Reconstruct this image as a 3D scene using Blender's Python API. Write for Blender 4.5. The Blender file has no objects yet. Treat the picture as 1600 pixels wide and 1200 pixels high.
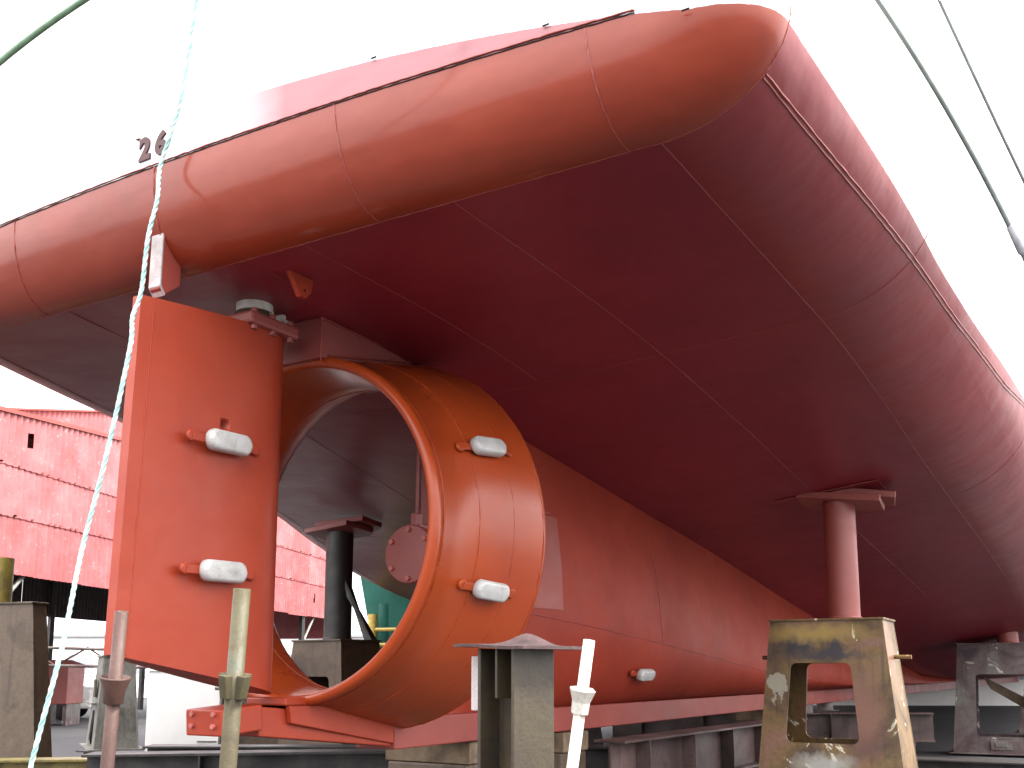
import bpy, bmesh, math, random
import numpy as np
from mathutils import Vector, Matrix
random.seed(7)
S = bpy.context.scene
COL = S.collection
R = math.radians

# ------------------------------------------------------------------ camera, sky, sun, exposure
cam_d = bpy.data.cameras.new('camera')
cam = bpy.data.objects.new('camera', cam_d)
COL.objects.link(cam)
cam_d.sensor_fit = 'HORIZONTAL'; cam_d.sensor_width = 36.0; cam_d.lens = 36.0
cam_d.shift_y = 0.121875
cam_d.clip_start = 0.05; cam_d.clip_end = 2000
right = Vector((0.51774, -0.85554, 0.0)); up = Vector((-0.13208, -0.07993, 0.98801)); fwd = Vector((0.84528, 0.51153, 0.15438))
m = Matrix.Identity(4)
for i in range(3):
    m[i][0] = right[i]; m[i][1] = up[i]; m[i][2] = -fwd[i]
m.translation = Vector((-5.0616, -4.7661, 1.6003))
cam.matrix_world = m
S.camera = cam

SUN_EL, SUN_DIR = 54.0, Vector((0.22, -1.0, 0.0)).normalized()
W = bpy.data.worlds.new('World'); S.world = W; W.use_nodes = True
nt = W.node_tree
bg = nt.nodes['Background']
sky = nt.nodes.new('ShaderNodeTexSky'); sky.sky_type = 'NISHITA'; sky.sun_disc = False
sky.sun_elevation = R(SUN_EL); sky.sun_rotation = math.atan2(SUN_DIR.x, SUN_DIR.y)
sky.air_density = 1.0; sky.dust_density = 3.0; sky.ozone_density = 1.0
hsv = nt.nodes.new('ShaderNodeHueSaturation'); hsv.inputs['Saturation'].default_value = 0.12
mixw = nt.nodes.new('ShaderNodeMixRGB'); mixw.inputs[0].default_value = 0.75
mixw.inputs[2].default_value = (6.2, 6.1, 6.25, 1)          # the bright white overcast
nt.links.new(sky.outputs[0], hsv.inputs['Color']); nt.links.new(hsv.outputs[0], mixw.inputs[1])
tcw = nt.nodes.new('ShaderNodeTexCoord'); sxw = nt.nodes.new('ShaderNodeSeparateXYZ'); mpw = nt.nodes.new('ShaderNodeMapRange')
nt.links.new(tcw.outputs['Generated'], sxw.inputs[0]); nt.links.new(sxw.outputs[2], mpw.inputs[0])
mpw.inputs[1].default_value = 0.0; mpw.inputs[2].default_value = 1.0; mpw.inputs[3].default_value = 0.36; mpw.inputs[4].default_value = 1.12   # overcast: zenith three times the horizon
mulw = nt.nodes.new('ShaderNodeMixRGB'); mulw.blend_type = 'MULTIPLY'; mulw.inputs[0].default_value = 1.0
nt.links.new(mixw.outputs[0], mulw.inputs[1]); nt.links.new(mpw.outputs[0], mulw.inputs[2])
nt.links.new(mulw.outputs[0], bg.inputs[0])
bg.inputs[1].default_value = 0.15

sun_d = bpy.data.lights.new('sun', 'SUN'); sun_d.energy = 1.0; sun_d.angle = R(10); sun_d.color = (1.0, 0.95, 0.87)
sun = bpy.data.objects.new('sun', sun_d); COL.objects.link(sun)
sd = Vector((SUN_DIR.x * math.cos(R(SUN_EL)), SUN_DIR.y * math.cos(R(SUN_EL)), math.sin(R(SUN_EL))))
sun.rotation_euler = (-sd).to_track_quat('-Z', 'Y').to_euler(); sun.location = sd * 60

S.view_settings.view_transform = 'Standard'; S.view_settings.look = 'None'
S.view_settings.exposure = 3.06; S.view_settings.gamma = 1.0
S.view_settings.use_curve_mapping = False
S.render.engine = 'CYCLES'
S.cycles.max_bounces = 8; S.cycles.diffuse_bounces = 5; S.cycles.glossy_bounces = 4

# ------------------------------------------------------------------ materials
MATS = {}
def node(nt, t, **kw):
    n = nt.nodes.new(t)
    for k, v in kw.items(): setattr(n, k, v)
    return n
def ramp(nt, fac, stops):
    r = node(nt, 'ShaderNodeValToRGB')
    e = r.color_ramp.elements
    while len(e) > 1: e.remove(e[0])
    e[0].position = stops[0][0]; e[0].color = (*stops[0][1], 1)
    for p, c in stops[1:]:
        x = e.new(p); x.color = (*c, 1)
    nt.links.new(fac, r.inputs[0]); return r
def noise(nt, co, scale, detail=4, rough=.6, dist=0.0):
    n = node(nt, 'ShaderNodeTexNoise'); n.inputs['Scale'].default_value = scale
    n.inputs['Detail'].default_value = detail; n.inputs['Roughness'].default_value = rough
    n.inputs['Distortion'].default_value = dist
    nt.links.new(co, n.inputs['Vector']); return n
def mixc(nt, fac, a, b, mode='MIX'):
    n = node(nt, 'ShaderNodeMixRGB', blend_type=mode)
    for s, v in ((0, fac), (1, a), (2, b)):
        if hasattr(v, 'is_linked'): nt.links.new(v, n.inputs[s])
        elif s == 0: n.inputs[0].default_value = v
        else: n.inputs[s].default_value = (*v, 1)
    return n.outputs[0]
def mathn(nt, op, a, b=None, clamp=False):
    n = node(nt, 'ShaderNodeMath', operation=op, use_clamp=clamp)
    for i, v in enumerate((a, b)):
        if v is None: continue
        if hasattr(v, 'is_linked'): nt.links.new(v, n.inputs[i])
        else: n.inputs[i].default_value = v
    return n.outputs[0]
def start(name):
    mt = bpy.data.materials.new(name); mt.use_nodes = True
    nt = mt.node_tree; b = nt.nodes['Principled BSDF']
    tc = node(nt, 'ShaderNodeTexCoord'); MATS[name] = mt
    return mt, nt, b, tc.outputs['Object']
def bump(nt, b, h, strength=.3, dist=.01, chain=None):
    n = node(nt, 'ShaderNodeBump'); n.inputs['Strength'].default_value = strength; n.inputs['Distance'].default_value = dist
    nt.links.new(h, n.inputs['Height'])
    if chain is not None: nt.links.new(chain, n.inputs['Normal'])
    nt.links.new(n.outputs[0], b.inputs['Normal']); return n.outputs[0]
def paint(name, base, dark, light, rough=.33, dents=.0, coat=.0, fine=.12, spec=.5, vary=True):
    """sprayed steel paint: broad tone drift, fine orange peel, soft dents, dull patches"""
    mt, nt, b, co = start(name)
    n1 = noise(nt, co, 1.3, 5, .55); n2 = noise(nt, co, 14, 4, .6)
    c = ramp(nt, n1.outputs[0], [(.3, dark), (.5, base), (.72, light)]).outputs[0]
    c = mixc(nt, .12, c, ramp(nt, n2.outputs[0], [(.35, dark), (.65, light)]).outputs[0])
    nt.links.new(c, b.inputs['Base Color'])
    rr = node(nt, 'ShaderNodeMapRange'); nt.links.new(noise(nt, co, 3.2, 5, .65).outputs[0], rr.inputs[0])
    rr.inputs[1].default_value = .3; rr.inputs[2].default_value = .7
    rr.inputs[3].default_value = rough - .07; rr.inputs[4].default_value = rough + .1
    nt.links.new(rr.outputs[0], b.inputs['Roughness'])
    b.inputs['Specular IOR Level'].default_value = spec
    b.inputs['Coat Weight'].default_value = coat; b.inputs['Coat Roughness'].default_value = .25
    ch = bump(nt, b, noise(nt, co, 160, 2, .5).outputs[0], fine, .002)
    if dents: ch = bump(nt, b, noise(nt, co, 2.6, 3, .5).outputs[0], dents, .05, ch)
    return mt
def hull_paint(name='hull_paint', lo=(.185, .022, .0085), mid=(.225, .028, .0095), hi=(.265, .036, .0115), coat=.55, spec=.2, rough=.42, crough=.12):
    """red bottom paint up to the paint line, white topsides above it (object space of the ship)"""
    mt, nt, b, co = start(name)
    n1 = noise(nt, co, .8, 5, .55); n2 = noise(nt, co, 9, 4, .6)
    red = ramp(nt, n1.outputs[0], [(.3, lo), (.5, mid), (.72, hi)]).outputs[0]
    red = mixc(nt, .15, red, ramp(nt, n2.outputs[0], [(.35, lo), (.65, hi)]).outputs[0])
    # long spray-pass streaks along the plating
    mp = node(nt, 'ShaderNodeMapping'); mp.inputs['Scale'].default_value = (22, .8, 1.5); nt.links.new(co, mp.inputs[0])
    st = noise(nt, mp.outputs[0], 1.0, 3, .5)
    red = mixc(nt, mathn(nt, 'MULTIPLY', ramp(nt, st.outputs[0], [(.55, (0, 0, 0)), (.75, (1, 1, 1))]).outputs[0], .10), red, tuple(q * 1.25 for q in hi))
    sx = node(nt, 'ShaderNodeSeparateXYZ'); nt.links.new(co, sx.inputs[0])
    y2 = mathn(nt, 'MULTIPLY', sx.outputs[1], sx.outputs[1])
    zp = mathn(nt, 'SUBTRACT', 3.76, mathn(nt, 'MULTIPLY', y2, .037))
    zp = mathn(nt, 'MAXIMUM', zp, 3.345)
    zz = mathn(nt, 'ADD', sx.outputs[2], mathn(nt, 'MULTIPLY', mathn(nt, 'SUBTRACT', noise(nt, co, 30, 3).outputs[0], .5), .008))
    f = mathn(nt, 'MULTIPLY', mathn(nt, 'SUBTRACT', zz, zp), 250, True)
    f = mathn(nt, 'MINIMUM', f, 1.0)
    white = ramp(nt, n2.outputs[0], [(.3, (.76, .75, .74)), (.7, (.84, .83, .82))]).outputs[0]
    pink = mixc(nt, n1.outputs[0], (.28, .10, .11), (.34, .13, .14))  # pale transom band: part of the sky's sheen is mixed into the pink
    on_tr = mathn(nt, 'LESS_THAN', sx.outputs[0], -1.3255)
    glare_fade = mathn(nt, 'ADD', mathn(nt, 'MULTIPLY', mathn(nt, 'ADD', sx.outputs[1], 1.05), 1.0), mathn(nt, 'MULTIPLY', mathn(nt, 'SUBTRACT', n1.outputs[0], .5), .5), True)  # painted glare: the band turns white towards port
    red = mixc(nt, on_tr, red, mixc(nt, glare_fade, pink, white))
    nt.links.new(mixc(nt, f, red, white), b.inputs['Base Color'])
    rr = node(nt, 'ShaderNodeMapRange'); nt.links.new(noise(nt, co, 2.2, 5, .65).outputs[0], rr.inputs[0])
    rr.inputs[1].default_value = .3; rr.inputs[2].default_value = .7; rr.inputs[3].default_value = rough; rr.inputs[4].default_value = rough + .13
    nt.links.new(rr.outputs[0], b.inputs['Roughness'])
    b.inputs['Specular IOR Level'].default_value = spec; b.inputs['Coat Weight'].default_value = coat; b.inputs['Coat Roughness'].default_value = crough
    ch = bump(nt, b, noise(nt, co, 140, 2, .5).outputs[0], .08, .002)
    mp2 = node(nt, 'ShaderNodeMapping'); mp2.inputs['Scale'].default_value = (1.2, .7, 1.6); nt.links.new(co, mp2.inputs[0])
    bump(nt, b, noise(nt, mp2.outputs[0], 1.9, 3, .45).outputs[0], .35, .06, ch)
    return mt
def grime(name, cols, rough=(.4, .7), metal=0.0, scale=2.0, splash=None, drips=True, bumpy=.35, k=.55):
    cols = [tuple(q * k for q in c) for c in cols]
    """worn steel: patches of several colours, speckle, vertical runs, optional splashes"""
    mt, nt, b, co = start(name)
    inf = node(nt, 'ShaderNodeObjectInfo')
    add = node(nt, 'ShaderNodeVectorMath', operation='ADD'); nt.links.new(co, add.inputs[0])
    cmb = node(nt, 'ShaderNodeCombineXYZ'); kr = mathn(nt, 'MULTIPLY', inf.outputs['Random'], 40.0)
    for i in range(3): nt.links.new(kr, cmb.inputs[i])
    nt.links.new(cmb.outputs[0], add.inputs[1]); co = add.outputs[0]
    n1 = noise(nt, co, scale, 6, .6, .6)
    nc = len(cols)
    c = ramp(nt, n1.outputs[0], [(.28 + .46 * i / (nc - 1), cols[i]) for i in range(nc)]).outputs[0]
    sp = noise(nt, co, scale * 16, 4, .7)
    c = mixc(nt, .55, c, ramp(nt, sp.outputs[0], [(.3, (.45, .4, .38)), (.5, (1, 1, 1)), (.75, (1.15, 1.1, 1.0))]).outputs[0], 'MULTIPLY')
    if drips:
        mp = node(nt, 'ShaderNodeMapping'); mp.inputs['Scale'].default_value = (14, 14, .8); nt.links.new(co, mp.inputs[0])
        d = noise(nt, mp.outputs[0], 1.0, 3, .5)
        c = mixc(nt, mathn(nt, 'MULTIPLY', ramp(nt, d.outputs[0], [(.56, (0, 0, 0)), (.7, (1, 1, 1))]).outputs[0], .45), c, cols[0])
    if splash:
        v = noise(nt, co, scale * 1.7, 8, .62, 1.2)
        c = mixc(nt, ramp(nt, v.outputs[0], [(.63, (0, 0, 0)), (.66, (1, 1, 1))]).outputs[0], c, splash)
    nt.links.new(c, b.inputs['Base Color'])
    rr = node(nt, 'ShaderNodeMapRange'); nt.links.new(n1.outputs[0], rr.inputs[0])
    rr.inputs[1].default_value = .3; rr.inputs[2].default_value = .7; rr.inputs[3].default_value = rough[1]; rr.inputs[4].default_value = rough[0]
    nt.links.new(rr.outputs[0], b.inputs['Roughness']); b.inputs['Metallic'].default_value = metal
    bump(nt, b, sp.outputs[0], bumpy, .006)
    return mt
def plain(name, col, rough=.6, metal=0.0, var=.25, scale=20):
    mt, nt, b, co = start(name)
    n = noise(nt, co, scale, 4, .6)
    d = tuple(x * (1 - var) for x in col); l = tuple(min(1, x * (1 + var)) for x in col)
    nt.links.new(ramp(nt, n.outputs[0], [(.3, d), (.7, l)]).outputs[0], b.inputs['Base Color'])
    b.inputs['Roughness'].default_value = rough; b.inputs['Metallic'].default_value = metal
    bump(nt, b, n.outputs[0], .15, .003); return mt

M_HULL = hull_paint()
M_BILGE = hull_paint('bilge_paint_shaded', (.17, .0130, .0165), (.205, .0165, .0185), (.24, .021, .0205), .22, .25, .42, .24)  # hull red with some of the shade's cooler cast in its colour
M_HULL_SHADED = hull_paint('hull_paint_shaded', (.165, .0115, .0205), (.20, .0140, .0245), (.232, .0175, .028), .25, .25, .42, .28)  # same hull red, the underside's purple shade put into the colour
M_RED = paint('red_primer', (.285, .035, .0135), (.245, .028, .0120), (.32, .043, .017), .40, .22, .0, .12, .3)
M_NOZ = paint('nozzle_red', (.30, .042, .0080), (.255, .034, .0078), (.335, .052, .010), .32, .05, .25, .12, .25)
M_DULL = paint('dull_red', (.22, .035, .024), (.18, .028, .02), (.25, .043, .03), .5, .0)
M_PINK = paint('fitting_red', (.23, .05, .042), (.19, .04, .033), (.27, .062, .052), .45, .0)
M_BEAD = plain('weld_bead', (.235, .036, .024), .38, 0, .2, 60)
M_ZINC = grime('zinc', [(.42, .42, .40), (.58, .58, .56), (.7, .7, .68)], (.38, .55), .1, 9, None, False, .25, .75)
M_RING = plain('bearing_ring', (.62, .63, .56), .4, .2, .15)
M_PALE = grime('pale_plate', [(.4, .33, .32), (.62, .55, .53), (.72, .66, .64)], (.4, .6), .0, 5, None, True, .2, .6)
M_BOLT = plain('bolt_red', (.36, .09, .075), .5)
M_SKEG = paint('skeg_red', (.235, .0285, .0140), (.195, .0225, .012), (.275, .037, .018), .5, .08, 0, .1, .18)
M_PATCH = paint('patch_red', (.235, .038, .024), (.2, .031, .02), (.265, .046, .03), .5, .0)
M_HOLE = plain('inside_dark', (.02, .014, .013), .9)
M_STAND = grime('stand_steel', [(.035, .026, .03), (.15, .085, .035), (.27, .16, .045), (.31, .15, .09), (.36, .25, .06)], (.3, .6), .0, 1.6, (.62, .58, .44))
def blots(mt, marks):
    nt = mt.node_tree; b = nt.nodes['Principled BSDF']; co = node(nt, 'ShaderNodeTexCoord').outputs['Object']
    src = b.inputs['Base Color'].links[0].from_socket
    wn_ = noise(nt, co, 9, 6, .65); wv = node(nt, 'ShaderNodeVectorMath', operation='SCALE'); wv.inputs['Scale'].default_value = .22
    nt.links.new(wn_.outputs['Color'], wv.inputs[0]); ad = node(nt, 'ShaderNodeVectorMath', operation='ADD'); nt.links.new(co, ad.inputs[0]); nt.links.new(wv.outputs[0], ad.inputs[1])
    for (c, r, soft, col, sq) in marks:
        mp = node(nt, 'ShaderNodeMapping'); mp.vector_type = 'POINT'
        mp.inputs['Scale'].default_value = (2.2, 1 / sq[0], 1 / sq[1]); mp.inputs['Location'].default_value = (.65, -(c[0] + .11) / sq[0], -(c[1] + .11) / sq[1]); nt.links.new(ad.outputs[0], mp.inputs[0])
        ln = node(nt, 'ShaderNodeVectorMath', operation='LENGTH'); nt.links.new(mp.outputs[0], ln.inputs[0])
        mr = node(nt, 'ShaderNodeMapRange'); nt.links.new(ln.outputs['Value'], mr.inputs[0]); mr.inputs[1].default_value = r * (1 - soft); mr.inputs[2].default_value = r * (1 + soft); mr.inputs[3].default_value = .92; mr.inputs[4].default_value = 0
        src = mixc(nt, mr.outputs[0], src, col)
    nt.links.new(src, b.inputs['Base Color'])
DK = (.018, .018, .026)
blots(M_STAND, [((.26, 1.60), 1, .45, DK, (.17, .10)), ((-.10, 1.56), 1, .4, DK, (.08, .10)), ((.0, 1.50), 1, .5, (.03, .025, .03), (.35, .05)), ((.50, 1.22), 1, .08, (.27, .255, .19), (.10, .10)), ((.47, 1.12), 1, .1, (.27, .255, .19), (.015, .10)), ((.54, 1.08), 1, .1, (.27, .255, .19), (.015, .09)), ((.05, .42), 1, .5, (.30, .30, .27), (.26, .09)), ((-.35, .9), 1, .6, (.17, .075, .05), (.16, .4)), ((.1, 1.72), 1, .6, (.30, .20, .045), (.4, .08))])
M_STAND2 = grime('stand_brown', [(.04, .028, .02), (.11, .07, .042), (.17, .115, .07), (.14, .09, .055), (.21, .155, .10)], (.42, .65), .0, 1.8)
M_STAND3 = grime('stand_plum', [(.06, .04, .045), (.14, .08, .085), (.2, .15, .14), (.26, .25, .22), (.16, .12, .09)], (.4, .6), .0, 1.7, (.4, .37, .3))
M_STAND4 = grime('stand_grey', [(.12, .11, .09), (.26, .25, .21), (.36, .36, .32), (.32, .3, .22)], (.45, .7), .0, 1.8)
M_YELLOW = grime('yellow_steel', [(.08, .06, .03), (.26, .2, .04), (.40, .31, .06), (.46, .37, .1)], (.4, .6), .0, 3)
M_DARK = grime('dark_steel', [(.018, .016, .016), (.035, .03, .028), (.06, .05, .045), (.09, .075, .065)], (.4, .65), .0, 2.5)
M_GRILL = grime('grillage_steel', [(.04, .028, .028), (.10, .06, .055), (.16, .10, .09), (.23, .17, .16)], (.45, .65), .0, 1.6)
M_POSTRED = paint('post_red', (.25, .06, .048), (.2, .045, .037), (.29, .075, .06), .42)
M_POSTDARK = grime('post_dark', [(.02, .02, .019), (.045, .042, .037), (.075, .07, .06)], (.4, .6), .0, 3)
M_RUSTPIPE = grime('rust_pipe', [(.06, .022, .015), (.105, .042, .028), (.135, .064, .045)], (.5, .75), .0, 6)
M_OLIVE = grime('olive_pipe', [(.05, .034, .010), (.085, .066, .02), (.105, .09, .036), (.075, .10, .06)], (.5, .75), .0, 5)
M_CREAM = grime('cream_pipe', [(.45, .38, .3), (.7, .66, .58), (.8, .78, .72)], (.5, .7), .0, 6, None, True, .2, .6)
M_IBEAM = grime('ibeam_steel', [(.02, .016, .012), (.055, .038, .021), (.085, .064, .03), (.07, .044, .034)], (.38, .6), .0, 2.6)
M_RUSTTOP = grime('rust_top', [(.05, .03, .03), (.11, .06, .06), (.17, .1, .09)], (.7, .9), .0, 14, None, False, 1.0)
M_ROPE = plain('rope_white', (.6, .66, .63), .8)
M_ROPE2 = plain('rope_teal', (.33, .54, .51), .8)
M_WIRE = plain('wire', (.12, .14, .125), .55, .2)
M_HOSE = plain('hose_green', (.10, .17, .10), .5)
M_WHITE = plain('white_wall', (.78, .77, .74), .75, 0, .05, 2)
M_GREEN = paint('crane_green', (.008, .12, .085), (.006, .085, .065), (.015, .16, .12), .4)
M_RAIL = plain('rail_yellow', (.62, .46, .12), .5)
M_WOOD = grime('wood_block', [(.12, .08, .05), (.25, .17, .1), (.36, .27, .17)], (.7, .9), .0, 4)
M_GREY = plain('far_grey', (.3, .31, .33), .6)
M_BLUE = plain('drum_blue', (.05, .14, .4), .4)
M_INK = plain('draft_mark_red', (.06, .016, .015), .6)

def sheet_mat():
    mt, nt, b, co = start('faded_red_sheet')
    inf = node(nt, 'ShaderNodeObjectInfo')
    n1 = noise(nt, co, 1.3, 6, .65); n2 = noise(nt, co, 9, 4, .7)
    c = ramp(nt, n1.outputs[0], [(.3, (.25, .05, .05)), (.5, (.32, .075, .078)), (.7, (.37, .11, .11))]).outputs[0]
    rs = ramp(nt, inf.outputs['Random'], [(0, (.86, .84, .84)), (.5, (1, 1, 1)), (1, (1.1, 1.25, 1.25))]).outputs[0]
    c = mixc(nt, 1.0, c, rs, 'MULTIPLY')
    c = mixc(nt, ramp(nt, n2.outputs[0], [(.60, (0, 0, 0)), (.72, (.7, .7, .7))]).outputs[0], c, (.5, .3, .29))
    c = mixc(nt, ramp(nt, noise(nt, co, 3.1, 6, .7).outputs[0], [(.62, (0, 0, 0)), (.72, (.65, .65, .65))]).outputs[0], c, (.17, .05, .045))
    nt.links.new(c, b.inputs['Base Color']); b.inputs['Roughness'].default_value = .55
    return mt
M_SHEET = sheet_mat()
def ground_mat():
    mt, nt, b, co = start('yard_ground')
    n1 = noise(nt, co, .25, 6, .6); n2 = noise(nt, co, 6, 5, .7)
    c = ramp(nt, n1.outputs[0], [(.3, (.018, .017, .020)), (.5, (.03, .029, .033)), (.7, (.046, .044, .048))]).outputs[0]
    c = mixc(nt, .5, c, ramp(nt, n2.outputs[0], [(.3, (.6, .58, .55)), (.6, (1, 1, 1))]).outputs[0], 'MULTIPLY')
    nt.links.new(c, b.inputs['Base Color']); b.inputs['Roughness'].default_value = .85
    bump(nt, b, n2.outputs[0], .5, .02); return mt
M_GROUND = ground_mat()

# ------------------------------------------------------------------ builders
class MB:
    def __init__(s): s.v = []; s.f = []; s.mi = []; s.sm = []; s.mat = 0; s.off = Vector((0, 0, 0))
    def add(s, vs, fs, smooth=False):
        o = len(s.v); s.v += [tuple(Vector(p) + s.off) for p in vs]
        for f in fs: s.f.append(tuple(i + o for i in f)); s.mi.append(s.mat); s.sm.append(smooth)
        return s
    def box(s, c, size, rot=None):
        hx, hy, hz = (k / 2 for k in size); rot = rot or Matrix.Identity(3); c = Vector(c)
        vs = [c + rot @ Vector((x * hx, y * hy, z * hz)) for x in (-1, 1) for y in (-1, 1) for z in (-1, 1)]
        return s.add(vs, [(0, 1, 3, 2), (4, 6, 7, 5), (0, 4, 5, 1), (2, 3, 7, 6), (0, 2, 6, 4), (1, 5, 7, 3)])
    def hexa(s, a, b):   # two matching quads
        return s.add(list(a) + list(b), [(3, 2, 1, 0), (4, 5, 6, 7), (0, 1, 5, 4), (1, 2, 6, 5), (2, 3, 7, 6), (3, 0, 4, 7)])
    def tube(s, pts, r, n=10, caps=True, rr=None):
        pts = [Vector(p) for p in pts]; rings = []
        t0 = (pts[1] - pts[0]).normalized(); a = t0.orthogonal().normalized()
        for i, p in enumerate(pts):
            t = (pts[min(i + 1, len(pts) - 1)] - pts[max(i - 1, 0)]).normalized()
            a = (a - t * a.dot(t)).normalized(); b = t.cross(a); q = rr[i] if rr else r
            rings.append([p + (a * math.cos(2 * math.pi * k / n) + b * math.sin(2 * math.pi * k / n)) * q for k in range(n)])
        vs = [p for g in rings for p in g]; fs = []
        for i in range(len(pts) - 1):
            for k in range(n):
                k2 = (k + 1) % n; fs.append((i * n + k, i * n + k2, (i + 1) * n + k2, (i + 1) * n + k))
        s.add(vs, fs, True)
        if caps:
            s.add(rings[0], [tuple(reversed(range(n)))]); s.add(rings[-1], [tuple(range(n))])
        return s
    def lathe(s, prof, o=(0, 0, 0), axis='z', n=32, closed=False, smooth=True):
        o = Vector(o); vs = []
        for (h, r) in prof:
            for k in range(n):
                a = 2 * math.pi * k / n; c, d = r * math.cos(a), r * math.sin(a)
                vs.append(o + (Vector((c, d, h)) if axis == 'z' else Vector((h, c, d)) if axis == 'x' else Vector((d, h, c))))
        fs = []; L = len(prof)
        for i in range(L if closed else L - 1):
            j = (i + 1) % L
            for k in range(n): k2 = (k + 1) % n; fs.append((i * n + k, i * n + k2, j * n + k2, j * n + k))
        return s.add(vs, fs, smooth)
    def prism(s, poly, d):   # planar polygon extruded by vector d
        n = len(poly); poly = [Vector(p) for p in poly]; d = Vector(d)
        return s.add(poly + [p + d for p in poly], [tuple(reversed(range(n))), tuple(range(n, 2 * n))] + [(i, (i + 1) % n, n + (i + 1) % n, n + i) for i in range(n)])
    def grid(s, P, smooth=True):
        a, b = len(P), len(P[0])
        return s.add([p for row in P for p in row], [(i * b + j, i * b + j + 1, (i + 1) * b + j + 1, (i + 1) * b + j) for i in range(a - 1) for j in range(b - 1)], smooth)
    def build(s, name, mats, parent=None, bevel=0, fix=True):
        me = bpy.data.meshes.new(name); me.from_pydata(s.v, [], s.f)
        for mt in (mats if isinstance(mats, (list, tuple)) else [mats]): me.materials.append(mt)
        me.polygons.foreach_set('material_index', s.mi); me.polygons.foreach_set('use_smooth', s.sm)
        if fix:
            bm = bmesh.new(); bm.from_mesh(me); bmesh.ops.recalc_face_normals(bm, faces=bm.faces); bm.to_mesh(me); bm.free()
        me.update()
        o = bpy.data.objects.new(name, me); COL.objects.link(o)
        if parent: o.parent = parent
        if bevel:
            bv = o.modifiers.new('Bevel', 'BEVEL'); bv.width = bevel; bv.segments = 2; bv.limit_method = 'ANGLE'; bv.angle_limit = R(40)
        return o
def tag(o, label=None, cat=None, group=None, kind=None):
    for k, v in (('label', label), ('category', cat), ('group', group), ('kind', kind)):
        if v: o[k] = v
    return o
def empty(name, loc, rz=0):
    o = bpy.data.objects.new(name, None); o.location = loc; o.rotation_euler.z = rz; COL.objects.link(o); return o
def copy_tree(o, parent=None):
    c = o.copy(); COL.objects.link(c)
    if parent: c.parent = parent
    for ch in list(o.children): copy_tree(ch, c)
    return c
def boolcut(o, cutters):
    """subtract cutter objects from o and bake the result"""
    for k in cutters:
        md = o.modifiers.new('cut', 'BOOLEAN'); md.object = k; md.solver = 'EXACT'; md.operation = 'DIFFERENCE'
    dg = bpy.context.evaluated_depsgraph_get(); dg.update()
    me = bpy.data.meshes.new_from_object(o.evaluated_get(dg)); o.modifiers.clear(); o.data = me
    for k in cutters: bpy.data.objects.remove(k)
def curve(pts, x):
    """smooth monotone interpolation through (x, y) pairs"""
    xs = [p[0] for p in pts]; ys = [p[1] for p in pts]; n = len(xs)
    if x <= xs[0]: return ys[0]
    if x >= xs[-1]: return ys[-1]
    d = [(ys[i + 1] - ys[i]) / (xs[i + 1] - xs[i]) for i in range(n - 1)]
    mm = [d[0]] + [(0 if d[i - 1] * d[i] <= 0 else 2 * d[i - 1] * d[i] / (d[i - 1] + d[i])) for i in range(1, n - 1)] + [d[-1]]
    for i in range(n - 1):
        if x <= xs[i + 1]:
            h = xs[i + 1] - xs[i]; t = (x - xs[i]) / h
            return ((2*t**3 - 3*t**2 + 1) * ys[i] + (t**3 - 2*t**2 + t) * h * mm[i] + (-2*t**3 + 3*t**2) * ys[i + 1] + (t**3 - t**2) * h * mm[i + 1])

# ------------------------------------------------------------------ ground
g = MB(); g.box((60, 40, -.5), (700, 700, 1.0)); g = g.build('ground', M_GROUND); tag(g, kind='structure')

# ------------------------------------------------------------------ the ship (axis coordinates: z = 0 on the propeller axis, x forward, y to port)
KEEL = 1.0; SH = 2.54 - KEEL
ship = empty('ship', (0, 0, KEEL))
tag(ship, 'huge ship stern with glossy red bottom paint and white topsides, propped up on steel stands', 'ship')
def sbuild(mb, name, mat, parent=ship, bevel=0, fix=True):
    for i, p in enumerate(mb.v): mb.v[i] = (p[0], p[1], p[2] + SH)
    return mb.build(name, mat, parent, bevel, fix)
ZC = [(-1.05, 1.42), (0, 1.40), (1, 1.32), (2.6, 1.06), (4.45, .81), (7, .5), (11.5, -.13), (16, -.72), (20, -1.15), (26, -1.3)]
SB = dict(yb=[(-1, 3.1), (40, 3.15)], z1=[(-1, 1.42), (1.7, 1.41), (3.5, 1.30), (5.5, 1.08), (7, .95), (12, .50), (16, -.12), (20, -.62), (26, -1.0)],
          w=[(-1, .61), (1.7, .77), (3.5, .80), (7, .88), (15, .95)], h=[(-1, .47), (1.7, .66), (7, .9), (15, 1.0)])
PT = dict(yb=[(-1, 2.32), (-.5, 2.56), (.35, 2.95), (1.3, 3.38), (6, 5.75), (8.5, 7.0), (10, 7.5), (12, 7.9), (16, 8.2)],
          z1=[(-1, 1.42), (1.3, 1.42), (6, 1.24), (8.5, 1.03), (10, .75), (12, .45), (16, -.12), (20, -.62), (26, -1.0)],
          w=[(-1, .6), (7, .8)], h=[(-1, .5), (7, .8)])
DECK = 4.6
def sect(x, s, side):
    """s 0..1 flat bottom, 1..2 bilge, 2..3 side up to the deck; side -1 starboard, +1 port"""
    q = SB if side < 0 else PT
    xx = min(x, 26); yb, z1, w, h = (curve(q[k], xx) for k in ('yb', 'z1', 'w', 'h')); z0 = curve(ZC, xx)
    if s <= 1: y, z = yb * s, z0 + (z1 - z0) * s
    elif s <= 2:
        a = (s - 1) * math.pi / 2; sl = (z1 - z0) / yb
        y, z = yb + w * math.sin(a), z1 + h * (1 - math.cos(a)) + sl * w * math.sin(a) * math.cos(a)
    else: y, z = yb + w, z1 + h + (DECK - z1 - h) * (s - 2)
    if x > 36: k = max(0.02, 1 - ((x - 36) / 26) ** 2); y *= k
    return y * side, z
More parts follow.
